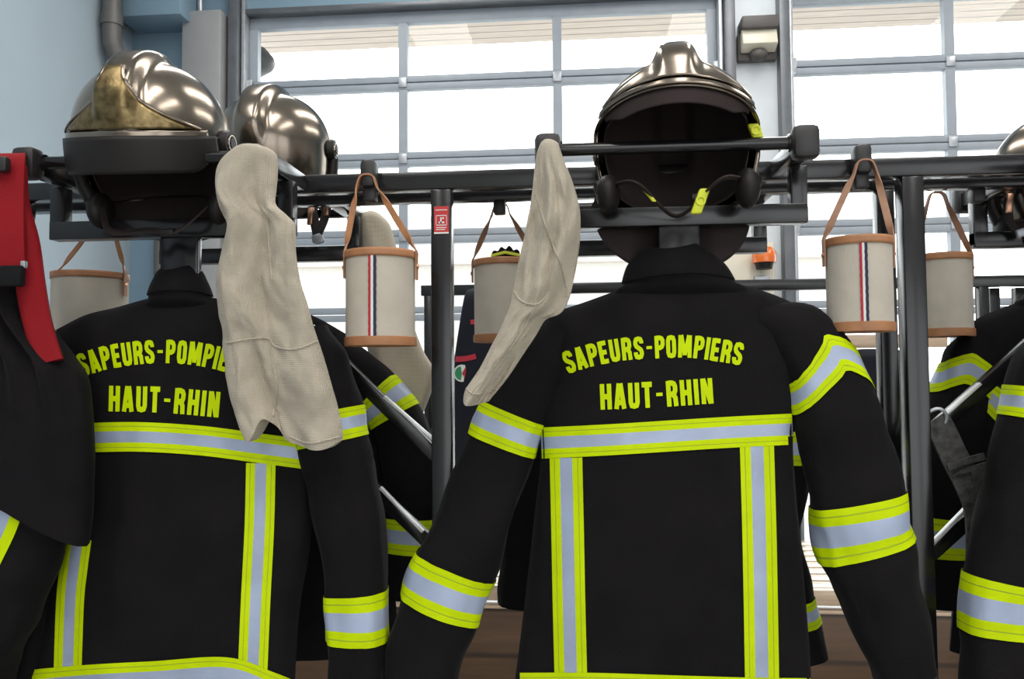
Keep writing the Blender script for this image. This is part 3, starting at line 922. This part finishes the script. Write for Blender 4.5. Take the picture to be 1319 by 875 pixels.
def dangle(root, pts, bx, Y):
    c = catmull([P(x, y, Y) for x, y in pts], 24)
    b = MB(); b.ribbon(c, Vector((1, .25, .2)), .020, .004); st = b.build('loose_strap', M['darkrub'], root)
    p = P(*bx[0], Y-.012); b = MB(); b.hexa(p, Vector((.006, 0, 0)), Vector((0, .004, 0)), Vector((.002, 0, .020)), .003); b.build('buckle', M['bronze'], st)
    p = P(*bx[1], Y-.010); b = MB(); b.hexa(p, Vector((.010, 0, .003)), Vector((0, .005, 0)), Vector((-.002, 0, .008)), .003); b.build('strap_tip', M['alu2'], st)
dangle(h3, [(398, 238), (400, 262), (405, 285), (409, 304)], [(400, 278), (408, 307)], 1.70)
dangle(h3, [(424, 240), (422, 262), (417, 285), (409, 304)], [(421, 266), (411, 309)], 1.70)
dangle(h5, [(1304, 240), (1299, 262), (1300, 285), (1314, 303)], [(1300, 262), (1316, 300)], 1.70)

# ------------------------------------------------------------------ jackets
G_JACK = 'dark firefighter jackets with yellow and silver tape'
def jacket(label, Y, top, right, bottom, left, collar, sleeves, tapes, letters=(), stemx=None, T=.055, seed=0., extra=None, back='black'):
    """outlines in picture-plane pairs at depth Y; sleeves: list of (spine, bands)"""
    c = P(*top[len(top)//2], Y)
    root = thing('firefighter_jacket', (c.x, Y, P(*bottom[0], Y).z), label, 'jacket', G_JACK)
    def fold(u, v, side):
        k = smooth(.05, .4, v)
        return k*(.013*fbm(u*3.2+seed, v*1.5, seed) + .008*math.sin(u*15+seed*3+1.5*v+2*fbm(u, v*2, seed))*smooth(.45, 1, v)) + .005*fbm(u*6, v*5, seed+3)*smooth(0, .2, v)
    cl = Cloth(px_list(top, Y), px_list(right, Y), px_list(bottom, Y), px_list(left, Y), T, fold, 60, 80, s0=.10, pw=3, tf=lambda u, v: .75+.25*smooth(0, .5, v))
    MB().faces(cl.vs, cl.fs).build('body', M[back], root)
    # collar: a stand of cloth around the hanger plate, with a rolled top edge
    if collar:
        # profile: (py, centre px, half-width px, half-depth m)
        prof = catmull([Vector((q[1], q[0], q[2])) for q in collar], 26)
        dep = catmull([Vector((q[3], 0, i)) for i, q in enumerate(collar)], 26)
        b = MB(); vs, fs = [], []; seg = 48
        for j, pr_ in enumerate(prof):
            o_ = P(pr_.x, pr_.y, Y)
            v = j/26
            for k in range(seg):
                a = 2*math.pi*k/seg
                wv = 1+.035*fbm(math.cos(a)*1.6+seed, math.sin(a)*1.6, v*2.5+seed)
                ra = pr_.z*Y/F*wv; rd = dep[j].x*wv
                vs.append(o_+Vector((ra*math.cos(a), rd*math.sin(a), .006*math.cos(2*a+.5)*v-.001*math.sin(a)*v-.016*math.cos(a)**2*math.exp(-((v-.45)/.18)**2))))
        for j in range(26):
            for k in range(seg):
                k2 = (k+1) % seg; fs.append((j*seg+k, j*seg+k2, (j+1)*seg+k2, (j+1)*seg+k))
        base = 26*seg
        o_ = P(prof[-1].x, prof[-1].y, Y)
        for q, dz in ((.90, .004), (.80, -.002), (.74, -.03)):
            n0 = len(vs)
            for k in range(seg):
                p_ = vs[26*seg+k]; vs.append(o_+(p_-o_)*q+Vector((0, 0, dz)))
            for k in range(seg):
                k2 = (k+1) % seg; fs.append((base+k, base+k2, n0+k2, n0+k))
            base = n0
        b.faces(vs, fs); b.build('collar', M[back], root)
    for spine, bands in sleeves:
        tb = Tube(sp(spine, Y), seed=seed+spine[0][0]*.01)
        vs, fs = tb.mesh()
        o = MB().faces(vs, fs).build('sleeve', M['black'], root)
        for bd in bands:
            v0, v1 = bd[0], bd[1]; sh = bd[2] if len(bd) > 2 else (lambda th: 0.)
            sleeve_band('reflective_band', tb, v0, v1, o, sh, bd[3] if len(bd) > 3 else BAND)
    for q_, (centre, wd) in enumerate(tapes):
        strip_on('reflective_tape', cl.bvh, centre, wd, root, Y=Y, off=.0022+.0012*(q_ == 3)+.0006*(q_ == 0))
    for txt, base, hh, gp in letters:
        lettering('lettering', txt, cl.bvh, base, hh, root, Y=Y, gap=gp)
    # seam lines down the back
    return root, cl

YJ = 1.41
STR2 = [(0, .29, 0), (.29, .70, 1), (.70, 1, 0)]
jacket('big dark jacket at the centre right with its full back lettering showing', YJ,
    top=[(694, 408), (745, 392), (796, 374), (835, 362), (870, 358), (910, 358), (960, 368), (995, 379), (1030, 394)],
    right=[(1030, 394), (1034, 440), (1030, 500), (1022, 560), (1026, 640), (1036, 740), (1044, 850), (1048, 960)],
    bottom=[(648, 965), (750, 962), (850, 960), (950, 960), (1048, 960)],
    left=[(694, 408), (688, 450), (692, 520), (696, 590), (690, 650), (680, 740), (664, 870), (648, 965)],
    collar=[(392, 882, 98, .012), (380, 880, 90, .032), (366, 877, 80, .045), (354, 873, 68, .050), (357, 873, 72, .057), (344, 870, 63, .058), (333, 868, 50, .052), (326, 867, 41, .045), (323, 867, 36, .040)],
    sleeves=[
        ([(722, 425, 20, .034), (690, 470, 42, .048), (655, 549, 43, .050), (616, 655, 47, .050), (578, 750, 54, .052), (551, 830, 50, .048), (540, 890, 46, .045)],
         [(.245, .335), (.665, .785)]),
        ([(972, 408, 20, .034), (1028, 434, 41, .044), (1064, 492, 50, .050), (1096, 610, 55, .052), (1113, 698, 56, .052), (1142, 790, 46, .048), (1166, 870, 36, .042)],
         [(.145, .235, lambda th: .075*abs(math.cos(th+.30))), (.555, .685, lambda th: .006*math.cos(th))]),
    ],
    tapes=[([(697, 571), (780, 567), (860, 562), (940, 557), (1021, 553)], 40),
           ([(729, 590), (731, 680), (733, 780), (736, 900)], 42),
           ([(975, 575), (978, 680), (980, 780), (982, 900)], 44),
           ([(662, 889), (760, 889), (860, 892), (960, 895), (1044, 896)], 44)],
    letters=[('SAPEURS-POMPIERS', [(732, 482), (760, 473), (800, 465), (845, 462), (885, 461), (920, 465), (954, 471)], 29, .10),
             ('HAUT-RHIN', [(774, 528), (845, 525), (919, 520)], 33, .14)], seed=1.3)

jacket('dark jacket at the left with lettering half covered by a beige hood', YJ,
    top=[(72, 425), (110, 406), (150, 396), (190, 385), (231, 378), (275, 384), (330, 392), (380, 402), (404, 416)],
    right=[(404, 416), (412, 470), (408, 540), (404, 610), (400, 700), (385, 800), (378, 960)],
    bottom=[(10, 960), (120, 960), (230, 958), (320, 958), (378, 960)],
    left=[(72, 425), (86, 480), (110, 540), (100, 640), (78, 720), (50, 830), (10, 960)],
    collar=[(404, 234, 62, .012), (394, 234, 52, .032), (384, 233, 46, .044), (374, 232, 40, .047), (376, 232, 43, .053), (364, 232, 36, .051), (354, 232, 31, .044), (350, 232, 27, .038)],
    sleeves=[
        ([(400, 425, 22, .034), (412, 470, 40, .046), (424, 540, 45, .050), (444, 640, 46, .050), (458, 740, 41, .048), (461, 810, 38, .045), (460, 900, 36, .042)],
         [(.228, .312), (.715, .845)]),
        ([(84, 440, 22, .034), (74, 520, 44, .044), (62, 640, 50, .044), (34, 760, 52, .044), (6, 900, 52, .044)], [(.2, .3)]),
    ],
    tapes=[([(108, 564), (180, 563), (260, 568), (330, 577), (404, 587)], 38),
           ([(336, 597), (334, 680), (329, 780), (324, 900)], 38),
           ([(100, 694), (95, 730), (90, 780), (86, 900)], 36),
           ([(20, 886), (110, 878), (200, 873), (290, 868), (345, 886), (380, 900)], 42)],
    letters=[('SAPEURS-POMPIERS', [(106, 486), (138, 476), (175, 470), (213, 468), (252, 471), (290, 479), (317, 487)], 30, .10),
             ('HAUT-RHIN', [(140, 530), (210, 532), (281, 538)], 33, .14)], seed=5.1)

# the neighbour at the right, only its hanging sleeve in view
jacket('dark jacket at the far right, cut off by the photo edge', YJ,
    top=[(1358, 405), (1400, 390), (1460, 375), (1519, 366), (1580, 375), (1640, 390), (1700, 410)],
    right=[(1700, 410), (1690, 560), (1690, 740), (1700, 960)],
    bottom=[(1325, 960), (1420, 960), (1519, 960), (1610, 960), (1700, 960)],
    left=[(1358, 405), (1356, 500), (1352, 600), (1345, 740), (1325, 960)],
    collar=[(388, 1519, 90, .045), (366, 1519, 80, .052), (340, 1519, 54, .05), (325, 1519, 38, .04)],
    sleeves=[
        ([(1372, 420, 22, .034), (1352, 475, 40, .044), (1341, 540, 46, .048), (1320, 640, 48, .050), (1298, 740, 48, .048), (1291, 810, 46, .046), (1288, 900, 44, .044)],
         [(.182, .265), (.69, .83)]),
        ([(1690, 430, 22, .034), (1710, 480, 42, .046), (1740, 640, 48, .05), (1760, 880, 42, .045)], [(.2, .3)])],
    tapes=[([(1338, 565), (1500, 562), (1690, 560)], 40)], seed=8.4)

YK = 1.735
jacket('dark jacket on the rear of the rack, half hidden behind the tricolour bag and brace', YK,
    top=[(196, 432), (250, 408), (300, 392), (330, 386), (370, 394), (410, 410), (452, 434)],
    right=[(452, 434), (482, 520), (500, 640), (515, 840)],
    bottom=[(180, 840), (260, 840), (327, 840), (420, 840), (515, 840)],
    left=[(196, 432), (196, 520), (196, 640), (180, 840)],
    collar=[(404, 328, 66, .04), (386, 328, 56, .046), (364, 327, 38, .044), (354, 327, 29, .036)],
    sleeves=[([(425, 440, 20, .03), (458, 480, 32, .04), (500, 524, 34, .044), (528, 585, 36, .044), (534, 660, 36, .044), (530, 770, 32, .04)], [(.25, .36), (.72, .84)]),
             ([(215, 450, 22, .03), (195, 520, 34, .04), (180, 640, 36, .044), (175, 780, 32, .04)], [])],
    tapes=[], seed=11.)
jacket('dark jacket on the rear of the rack, mostly hidden behind the big right jacket', YK,
    top=[(722, 432), (770, 405), (815, 390), (852, 384), (900, 386), (950, 394), (1000, 408)],
    right=[(1000, 408), (985, 520), (980, 640), (990, 840)],
    bottom=[(705, 840), (780, 840), (852, 840), (920, 840), (990, 840)],
    left=[(722, 432), (722, 520), (722, 640), (705, 840)],
    collar=[(402, 852, 70, .04), (384, 852, 62, .046), (362, 852, 40, .044), (352, 852, 30, .036)],
    sleeves=[([(985, 430, 20, .03), (1000, 500, 38, .04), (1001, 610, 38, .044), (998, 690, 32, .044), (1010, 750, 32, .044), (1034, 850, 30, .04)], [(.82, .90), (.3, .4)]),
             ([(738, 450, 22, .03), (712, 520, 34, .04), (686, 640, 36, .044), (672, 780, 32, .04)], [(.25, .35)])],
    tapes=[], seed=14.)
jacket('dark jacket on the rear of the rack, behind the dangling strap at the right', YK,
    top=[(1238, 424), (1272, 404), (1320, 388), (1376, 380), (1430, 390), (1480, 405), (1510, 425)],
    right=[(1510, 425), (1510, 520), (1510, 640), (1520, 840)],
    bottom=[(1225, 840), (1300, 840), (1376, 840), (1440, 840), (1520, 840)],
    left=[(1238, 424), (1242, 520), (1240, 640), (1225, 840)],
    collar=[(398, 1376, 66, .04), (380, 1376, 58, .046), (360, 1376, 40, .044), (350, 1376, 30, .036)],
    sleeves=[([(1262, 432, 20, .03), (1250, 465, 32, .04), (1238, 520, 36, .044), (1222, 600, 34, .044), (1214, 680, 34, .044), (1212, 780, 30, .04)], [(.08, .19, lambda th: .055*abs(math.cos(th-.2))), (.68, .82)]),
             ([(1500, 450, 22, .03), (1520, 520, 34, .04), (1540, 780, 32, .04)], [])],
    tapes=[([(1240, 500), (1275, 512), (1310, 540), (1380, 545), (1500, 540)], 34)], seed=17.)

# ------------------------------------------------------------------ beige hoods
G_HOOD = 'beige knitted fire hoods hung on the rack ends'
def hood(label, Y, top, right, bottom, left, T, fold, ybot=None, seams=(), s0=.05):
    c = P(*bottom[0], Y)
    root = thing('knitted_hood', (c.x, Y, c.z), label, 'hood', G_HOOD)
    Yf = Y if callable(Y) else (lambda y: Y)
    def pl(l): return [P(x, y, ybot(y) if ybot else Y) for x, y in l]
    cl = Cloth(pl(top), pl(right), pl(bottom), pl(left), T, fold, 60, 110, s0=s0, pw=2.6)
    MB().faces(cl.vs, cl.fs).build('knit_body', M['hood'], root)
    for s_ in seams:
        b = MB()
        pts = [onto(cl.bvh, P(p.x, p.y, Y), .0012) for p in catmull([Vector((x, y, 0)) for x, y in s_], 40)]
        pts = [p for p in pts if p]
        if len(pts) > 3: b.tube(pts, .0016, 6); b.build('seam', M['hood'], root)
    return root, cl

def fold1(u, v, side):
    k = smooth(.02, .2, v)
    a = .014*math.sin(u*8.5+1.2+v*2.2+1.2*fbm(u, v*3, 4))*k + .012*fbm(u*4, v*6, 2)*k + .004*fbm(u*9, v*15, 6)*k
    a += .022*math.exp(-((u-.40)/.10)**2)*smooth(.60, .80, v)            # the parting between the two bib tails
    a += .010*math.exp(-((u-.62+.15*(v-.3))/.05)**2)*smooth(.2, .35, v)*(1-smooth(.6, .8, v))
    a -= .008*math.exp(-((v-.32)/.05)**2)*math.exp(-((u-.1)/.3)**2)
    return a
hood('beige knitted hood hanging in front of the left jacket', 1.265,
    top=[(313, 191), (322, 187), (333, 187), (344, 190)],
    right=[(344, 190), (356, 200), (357, 232), (356, 262), (372, 279), (382, 293), (383, 325), (388, 360), (398, 392), (412, 440), (430, 500), (441, 545), (443, 566)],
    bottom=[(318, 562), (325, 568), (334, 562), (344, 540), (354, 545), (370, 566), (400, 576), (425, 577), (443, 566)],
    left=[(313, 191), (297, 198), (282, 212), (275, 238), (280, 266), (290, 290), (285, 318), (277, 350), (277, 385), (285, 430), (292, 480), (300, 520), (318, 562)],
    T=.026, fold=fold1, ybot=lambda y: 1.262+.05*smooth(230, 560, y),
    seams=([(292, 442), (320, 437), (345, 436), (354, 446), (380, 450), (412, 438)], [(345, 200), (343, 240), (345, 290), (350, 360)], [(352, 536), (357, 500), (352, 470), (347, 440)], [(372, 562), (400, 571), (440, 562)]))
def fold2(u, v, side):
    k = smooth(.02, .2, v)
    a = .012*math.sin(u*7.5-.6+v*3)*k + .012*fbm(u*4+5, v*6, 9)*k + .004*fbm(u*9, v*15, 2)*k
    a += .012*math.exp(-((u-.55-.2*(v-.3))/.07)**2)*smooth(.05, .3, v)*(1-smooth(.45, .6, v))
    return a
hood('beige knitted hood hanging at the left sleeve of the big jacket', 1.265,
    top=[(697, 183), (704, 179), (712, 180), (719, 184)],
    right=[(719, 184), (726, 205), (738, 235), (747, 270), (747, 310), (741, 350), (733, 385), (722, 404), (703, 412), (690, 432), (672, 460), (652, 490), (630, 517)],
    bottom=[(597, 510), (602, 520), (612, 522), (630, 517)],
    left=[(697, 183), (690, 205), (685, 250), (677, 295), (667, 340), (657, 385), (648, 415), (632, 446), (617, 475), (600, 500), (597, 510)],
    T=.024, fold=fold2, ybot=lambda y: 1.262+.03*smooth(250, 500, y),
    seams=([(690, 250), (706, 300), (722, 340), (730, 370)], [(662, 375), (672, 388), (690, 392), (704, 380), (712, 352)], [(690, 392), (676, 420), (650, 460), (625, 495), (612, 520)], [(600, 500), (612, 508), (640, 502)]))
def fold3(u, v, side):
    return .008*math.sin(u*9+v*3)*smooth(.05, .3, v)
hood('beige knitted hood on the rear of the rack, behind the tricolour bag by the post', 1.79,
    top=[(466, 276), (474, 272), (482, 272), (490, 276)],
    right=[(490, 276), (502, 290), (510, 318), (518, 360), (530, 410), (545, 450), (561, 480), (556, 505), (543, 538)],
    bottom=[(492, 520), (510, 540), (528, 548), (543, 538)],
    left=[(466, 276), (462, 300), (464, 340), (466, 400), (475, 460), (492, 520)],
    T=.03, fold=fold3)

# ------------------------------------------------------------------ trousers with red braces, left edge
tro = thing('bib_trousers', P(20, 900, 1.30), 'black over-trousers hung by wide red braces at the left edge', 'trousers')
def fold4(u, v, side):
    return .016*math.sin(u*34+.8*math.sin(v*5))*(1-smooth(.15, .8, v))*smooth(.0, .06, v) + .008*fbm(u*3, v*3, 4)
YT = 1.30
cl = Cloth(px_list([(-95, 345), (-40, 338), (0, 345), (32, 360)], YT), px_list([(32, 360), (50, 415), (88, 462), (110, 500), (119, 600), (112, 704)], YT),
           px_list([(-120, 640), (-60, 620), (20, 650), (70, 680), (112, 704)], YT), px_list([(-95, 345), (-110, 450), (-120, 640)], YT), .045, fold4, 60, 60)
MB().faces(cl.vs, cl.fs).build('waist', M['black'], tro)
tb = Tube(sp([(40, 560, 60, .04), (30, 640, 76, .045), (0, 740, 66, .05), (-40, 850, 62, .05), (-70, 940, 58, .05)], YT+.015), seed=3.)
vs, fs = tb.mesh(); lg = MB().faces(vs, fs).build('leg', M['black'], tro)
tbb = BVHTree.FromPolygons(vs, fs)
strip_on('reflective_tape', tbb, [(18, 640), (4, 680), (-16, 722), (-40, 775)], 34, lg, Y=YT, strips=[(0, .42, 0), (.42, 1, 1)])
# the wide front brace goes over the rack's rod end, its flap hangs behind
b = MB(); pts = [P(x, y, yy) for x, y, yy in ((10, 345, 1.245), (9, 300, 1.245), (9, 250, 1.25), (10, 212, 1.255), (11, 200, 1.268), (12, 199, 1.285))]
c = catmull(pts, 30); b.ribbon(c, [(1, .05, 0)]*len(c), .058, .004); br = b.build('brace_strap', M['red'], tro)
clb = Cloth(px_list([(14, 212), (24, 212), (36, 214)], 1.272), px_list([(36, 214), (38, 260), (50, 310), (57, 370), (66, 420), (80, 462)], 1.272), px_list([(46, 470), (60, 468), (80, 462)], 1.272), px_list([(14, 212), (16, 300), (22, 380), (46, 470)], 1.272), .010, lambda u, v, s: .004*math.sin(u*5+v*4), 24, 50)
MB().faces(clb.vs, clb.fs).build('brace_flap', M['red'], tro)
b = MB(); q0, q1 = P(-14, 343, 1.235), P(30, 369, 1.235); b.box(q0.x, q1.x, 1.228, 1.242, q1.z, q0.z, .004); b.build('waist_tab', M['black2'], tro)
b = MB(); q0 = P(31, 341, 1.24); b.hexa(q0, Vector((.004, 0, 0)), Vector((0, .004, 0)), Vector((0, 0, .006)), .0015); b.build('clip', M['alu2'], tro)
b = MB(); q0 = P(2, 212, 1.24); b.hexa(q0, Vector((.013, 0, 0)), Vector((0, .008, 0)), Vector((0, 0, .013)), .006); b.build('buckle', M['plastic'], tro)

# ------------------------------------------------------------------ webbing strap looped on the right brace
ws = thing('webbing_strap', P(1255, 690, 1.50), 'worn black webbing strap dangling from the brace beside the right post', 'strap')
pts = [P(x, y, yy) for x, y, yy in ((1204, 540, 1.503), (1212, 552, 1.502), (1230, 590, 1.50), (1248, 625, 1.50), (1260, 660, 1.505), (1262, 720, 1.51), (1256, 800, 1.515))]
c = catmull(pts, 40)
wd = []
for i in range(len(c)):
    t = (c[min(i+1, 40)]-c[max(i-1, 0)]).normalized(); wd.append(Vector((t.z, 0, -t.x)))
b = MB(); b.ribbon(c, wd, .046, .006); b.build('webbing', M['webbing'], ws)
b = MB(); b.ribbon(catmull([P(1221, 602, 1.492), P(1245, 594, 1.490), P(1268, 588, 1.494)], 16), Vector((.3, 0, -1)), .012, .004); b.ribbon(catmull([P(1240, 610, 1.493), P(1262, 600, 1.493), P(1275, 640, 1.497)], 16), Vector((1, 0, .3)), .04, .005); b.build('keeper', M['webbing'], ws)
b = MB(); b.tube(catmull([P(1190, 548, 1.515), P(1192, 535, 1.50), P(1206, 527, 1.495), P(1216, 530, 1.495), P(1219, 540, 1.50), P(1212, 552, 1.505)], 30), .0032, 10); b.build('ring', M['alu2'], ws)

# ------------------------------------------------------------------ glove poking from the hidden plain bag
gp = P(652, 332, 1.70)
gl = thing('work_glove', gp, 'dark glove with yellow trim sticking out of the plain canvas bag', 'glove')
b = MB(); b.ellipsoid(gp+Vector((0, 0, -.005)), .032, .02, .024)
for k, (dx, dz) in enumerate(((-.022, .012), (-.008, .020), (.007, .022), (.021, .014))):
    b.tube(catmull([gp+Vector((dx*.7, 0, -.005)), gp+Vector((dx, -.003, dz*.5)), gp+Vector((dx*1.1, -.012, dz))], 8), [.009, .009, .009, .0088, .0086, .008, .007, .005, .002], 10)
b.build('palm', M['black2'], gl)
b = MB(); b.ribbon([gp+Vector((-.03, -.017, .002)), gp+Vector((0, -.022, .008)), gp+Vector((.03, -.017, .002))], (0, .3, 1), .006, .003); b.build('cuff_trim', M['neon'], gl)

# ================================================================== SECOND RACK AND BENCH BEHIND
YS = 3.47
rk2 = thing('coat_rack', (.8, YS, 0), 'thinner black coat rack further back, nearer the glazed doors', 'rack', G_RACK)
xa = P(549, 376, YS).x
MB().box(xa-.02, 3.4, YS-.02, YS+.02, 1.79, 1.835, .003).build('rail', M['steel'], rk2)
for px, dy in ((553, 0), (1266, 0), (1280, .06), (1313, .06), (900, .05)):
    x = P(px, 420, YS+dy).x
    MB().box(x-.02, x+.02, YS+dy-.02, YS+dy+.02, 0, 1.79, .003).build('post', M['steel'], rk2)
xb0, xb1 = P(1072, 445, YS).x, P(1217, 445, YS).x
MB().box(xb0, xb1, YS-.03, YS-.018, 1.545, 1.60, .003).build('name_board', M['slat'], rk2)
bn = thing('slatted_bench', (1, 3.75, 0), 'wooden slatted bench with wood panel front, low behind the rack', 'bench')
for k in range(8):
    MB().box(-1.6, 3.6, 3.62+k*.125, 3.62+k*.125+.105, .505, .53, .004).build('slat', M['slat'], bn)
MB().box(-1.6, 3.6, 3.57, 3.615, .465, .53, .004).build('front_rail', M['slat'], bn)
MB().box(-1.6, 3.6, 3.585, 3.605, .02, .43, .004).build('front_panel', M['wood'], bn)
MB().box(-1.6, 3.6, 3.57, 3.63, .43, .445, .004).build('shelf_edge', M['slat'], bn)
for x in (-1.5, .95, 3.5): MB().box(x-.03, x+.03, 3.65, 4.5, 0, .505, .003).build('leg', M['steel'], bn)

# dark work jacket with red piping and badge on the second rack
def coat(label, Y, top, right, bottom, left, T=.08, red=(), badge=None):
    c = P(*bottom[0], Y)
    root = thing('work_jacket', (c.x, Y, c.z), label, 'jacket', 'dark work jackets on the rack further back')
    cl = Cloth(px_list(top, Y), px_list(right, Y), px_list(bottom, Y), px_list(left, Y), T, lambda u, v, s: .014*math.sin(u*12+v*2)*smooth(.1, .5, v)+.01*fbm(u*3, v*3, 1), 40, 50)
    MB().faces(cl.vs, cl.fs).build('body', M['navy'], root)
    for r_, w_ in red:
        o = strip_on('piping', cl.bvh, r_, w_, root, strips=[(0, 1, 0)], n=16, Y=Y, off=.004)
        o.data.materials[0] = M['sred']
    if badge:
        b = MB(); 
        for r_, dy, mi, a0, a1 in ((11, .006, 0, 0, 360), (9, .008, 1, 100, 260), (9, .008, 2, -60, 60), (9, .008, 0, 60, 100)):
            cc = onto(cl.bvh, P(badge[0], badge[1], Y), dy)
            if cc is None: continue
            rr = r_*Y/F; vs = [cc]+[cc+Vector((rr*math.cos(R(a0+(a1-a0)*i/20)), 0, rr*math.sin(R(a0+(a1-a0)*i/20)))) for i in range(21)]
            b.faces(vs, [(0, i+1, i+2) for i in range(20)], mi)
        b.build('badge', [M['swhite'], M['green'], M['sred']], root)
    return root
coat('dark navy work jacket with red piping and round badge, right of the stickered post', 3.36,
    top=[(600, 378), (606, 372), (640, 372), (670, 390)], right=[(670, 390), (690, 470), (695, 560), (700, 690)],
    bottom=[(574, 690), (620, 690), (700, 690)], left=[(600, 378), (592, 420), (584, 470), (578, 540), (574, 690)],
    red=[([(583, 463), (600, 462), (613, 459)], 7), ([(606, 415), (622, 414)], 6)], badge=(595, 481))
coat('dark navy work jacket hanging under the wooden board on the rack further back', 3.40,
    top=[(1085, 456), (1105, 450), (1150, 450), (1180, 456)], right=[(1180, 456), (1180, 560), (1178, 660)],
    bottom=[(1092, 660), (1130, 662), (1178, 660)], left=[(1085, 456), (1090, 560), (1092, 660)])

# ================================================================== LIGHT
wd_ = bpy.data.worlds.new('sky'); scene.world = wd_
wd_.use_nodes = True
nt = wd_.node_tree
bg = nt.nodes['Background']
tc = nt.nodes.new('ShaderNodeTexCoord')
sx_ = nt.nodes.new('ShaderNodeSeparateXYZ'); nt.links.new(tc.outputs['Generated'], sx_.inputs[0])
rp = nt.nodes.new('ShaderNodeMapRange')
rp.inputs['From Min'].default_value = -.3; rp.inputs['From Max'].default_value = .7
rp.inputs['To Min'].default_value = 2.45; rp.inputs['To Max'].default_value = 4.8
nt.links.new(sx_.outputs['Y'], rp.inputs['Value'])
nt.links.new(rp.outputs['Result'], bg.inputs['Strength'])
bg.inputs['Color'].default_value = (.95, .975, 1.0, 1)

def area(name, loc, rot, sx, sy, power, color=(1, 1, 1), portal=False):
    l = bpy.data.lights.new(name, 'AREA'); l.shape = 'RECTANGLE'; l.size = sx; l.size_y = sy
    l.energy = power; l.color = color
    if portal: l.cycles.is_portal = True
    o = bpy.data.objects.new(name, l); o.location = loc; o.rotation_euler = rot; col.objects.link(o)
    return o
area('portal_door_1', (-.68, YD+.2, 2.0), (R(-90), 0, 0), 3.3, 4.0, 1, portal=True)
area('portal_door_2', (3.06, YD+.2, 2.0), (R(-90), 0, 0), 3.3, 4.0, 1, portal=True)
area('portal_rear_1', (1.15, YB-.1, 2.1), (R(90), 0, 0), 3.3, 4.2, 1, portal=True)
area('portal_rear_2', (5.3, YB-.1, 2.1), (R(90), 0, 0), 4, 4.2, 1, portal=True)
for x, y, pw in ((-1.6, -1.4, 60), (.4, -1.4, 60), (2.4, -1.4, 60), (-1.4, 3.4, 60), (1.2, 3.4, 60), (3.8, 3.4, 60)):  # unseen fill lights; the row by the doors is added to brighten wall and frames
    area('ceiling_fill_light', (x, y, 4.9), (0, 0, 0), .6, 3.0, pw, (1, .97, .92))

scene.view_settings.view_transform = 'Standard'
scene.view_settings.look = 'None'
scene.view_settings.gamma = 1
scene.view_settings.use_curve_mapping = False
scene.view_settings.exposure = 0.
scene.cycles.max_bounces = 8
scene.cycles.diffuse_bounces = 4
scene.cycles.transparent_max_bounces = 12
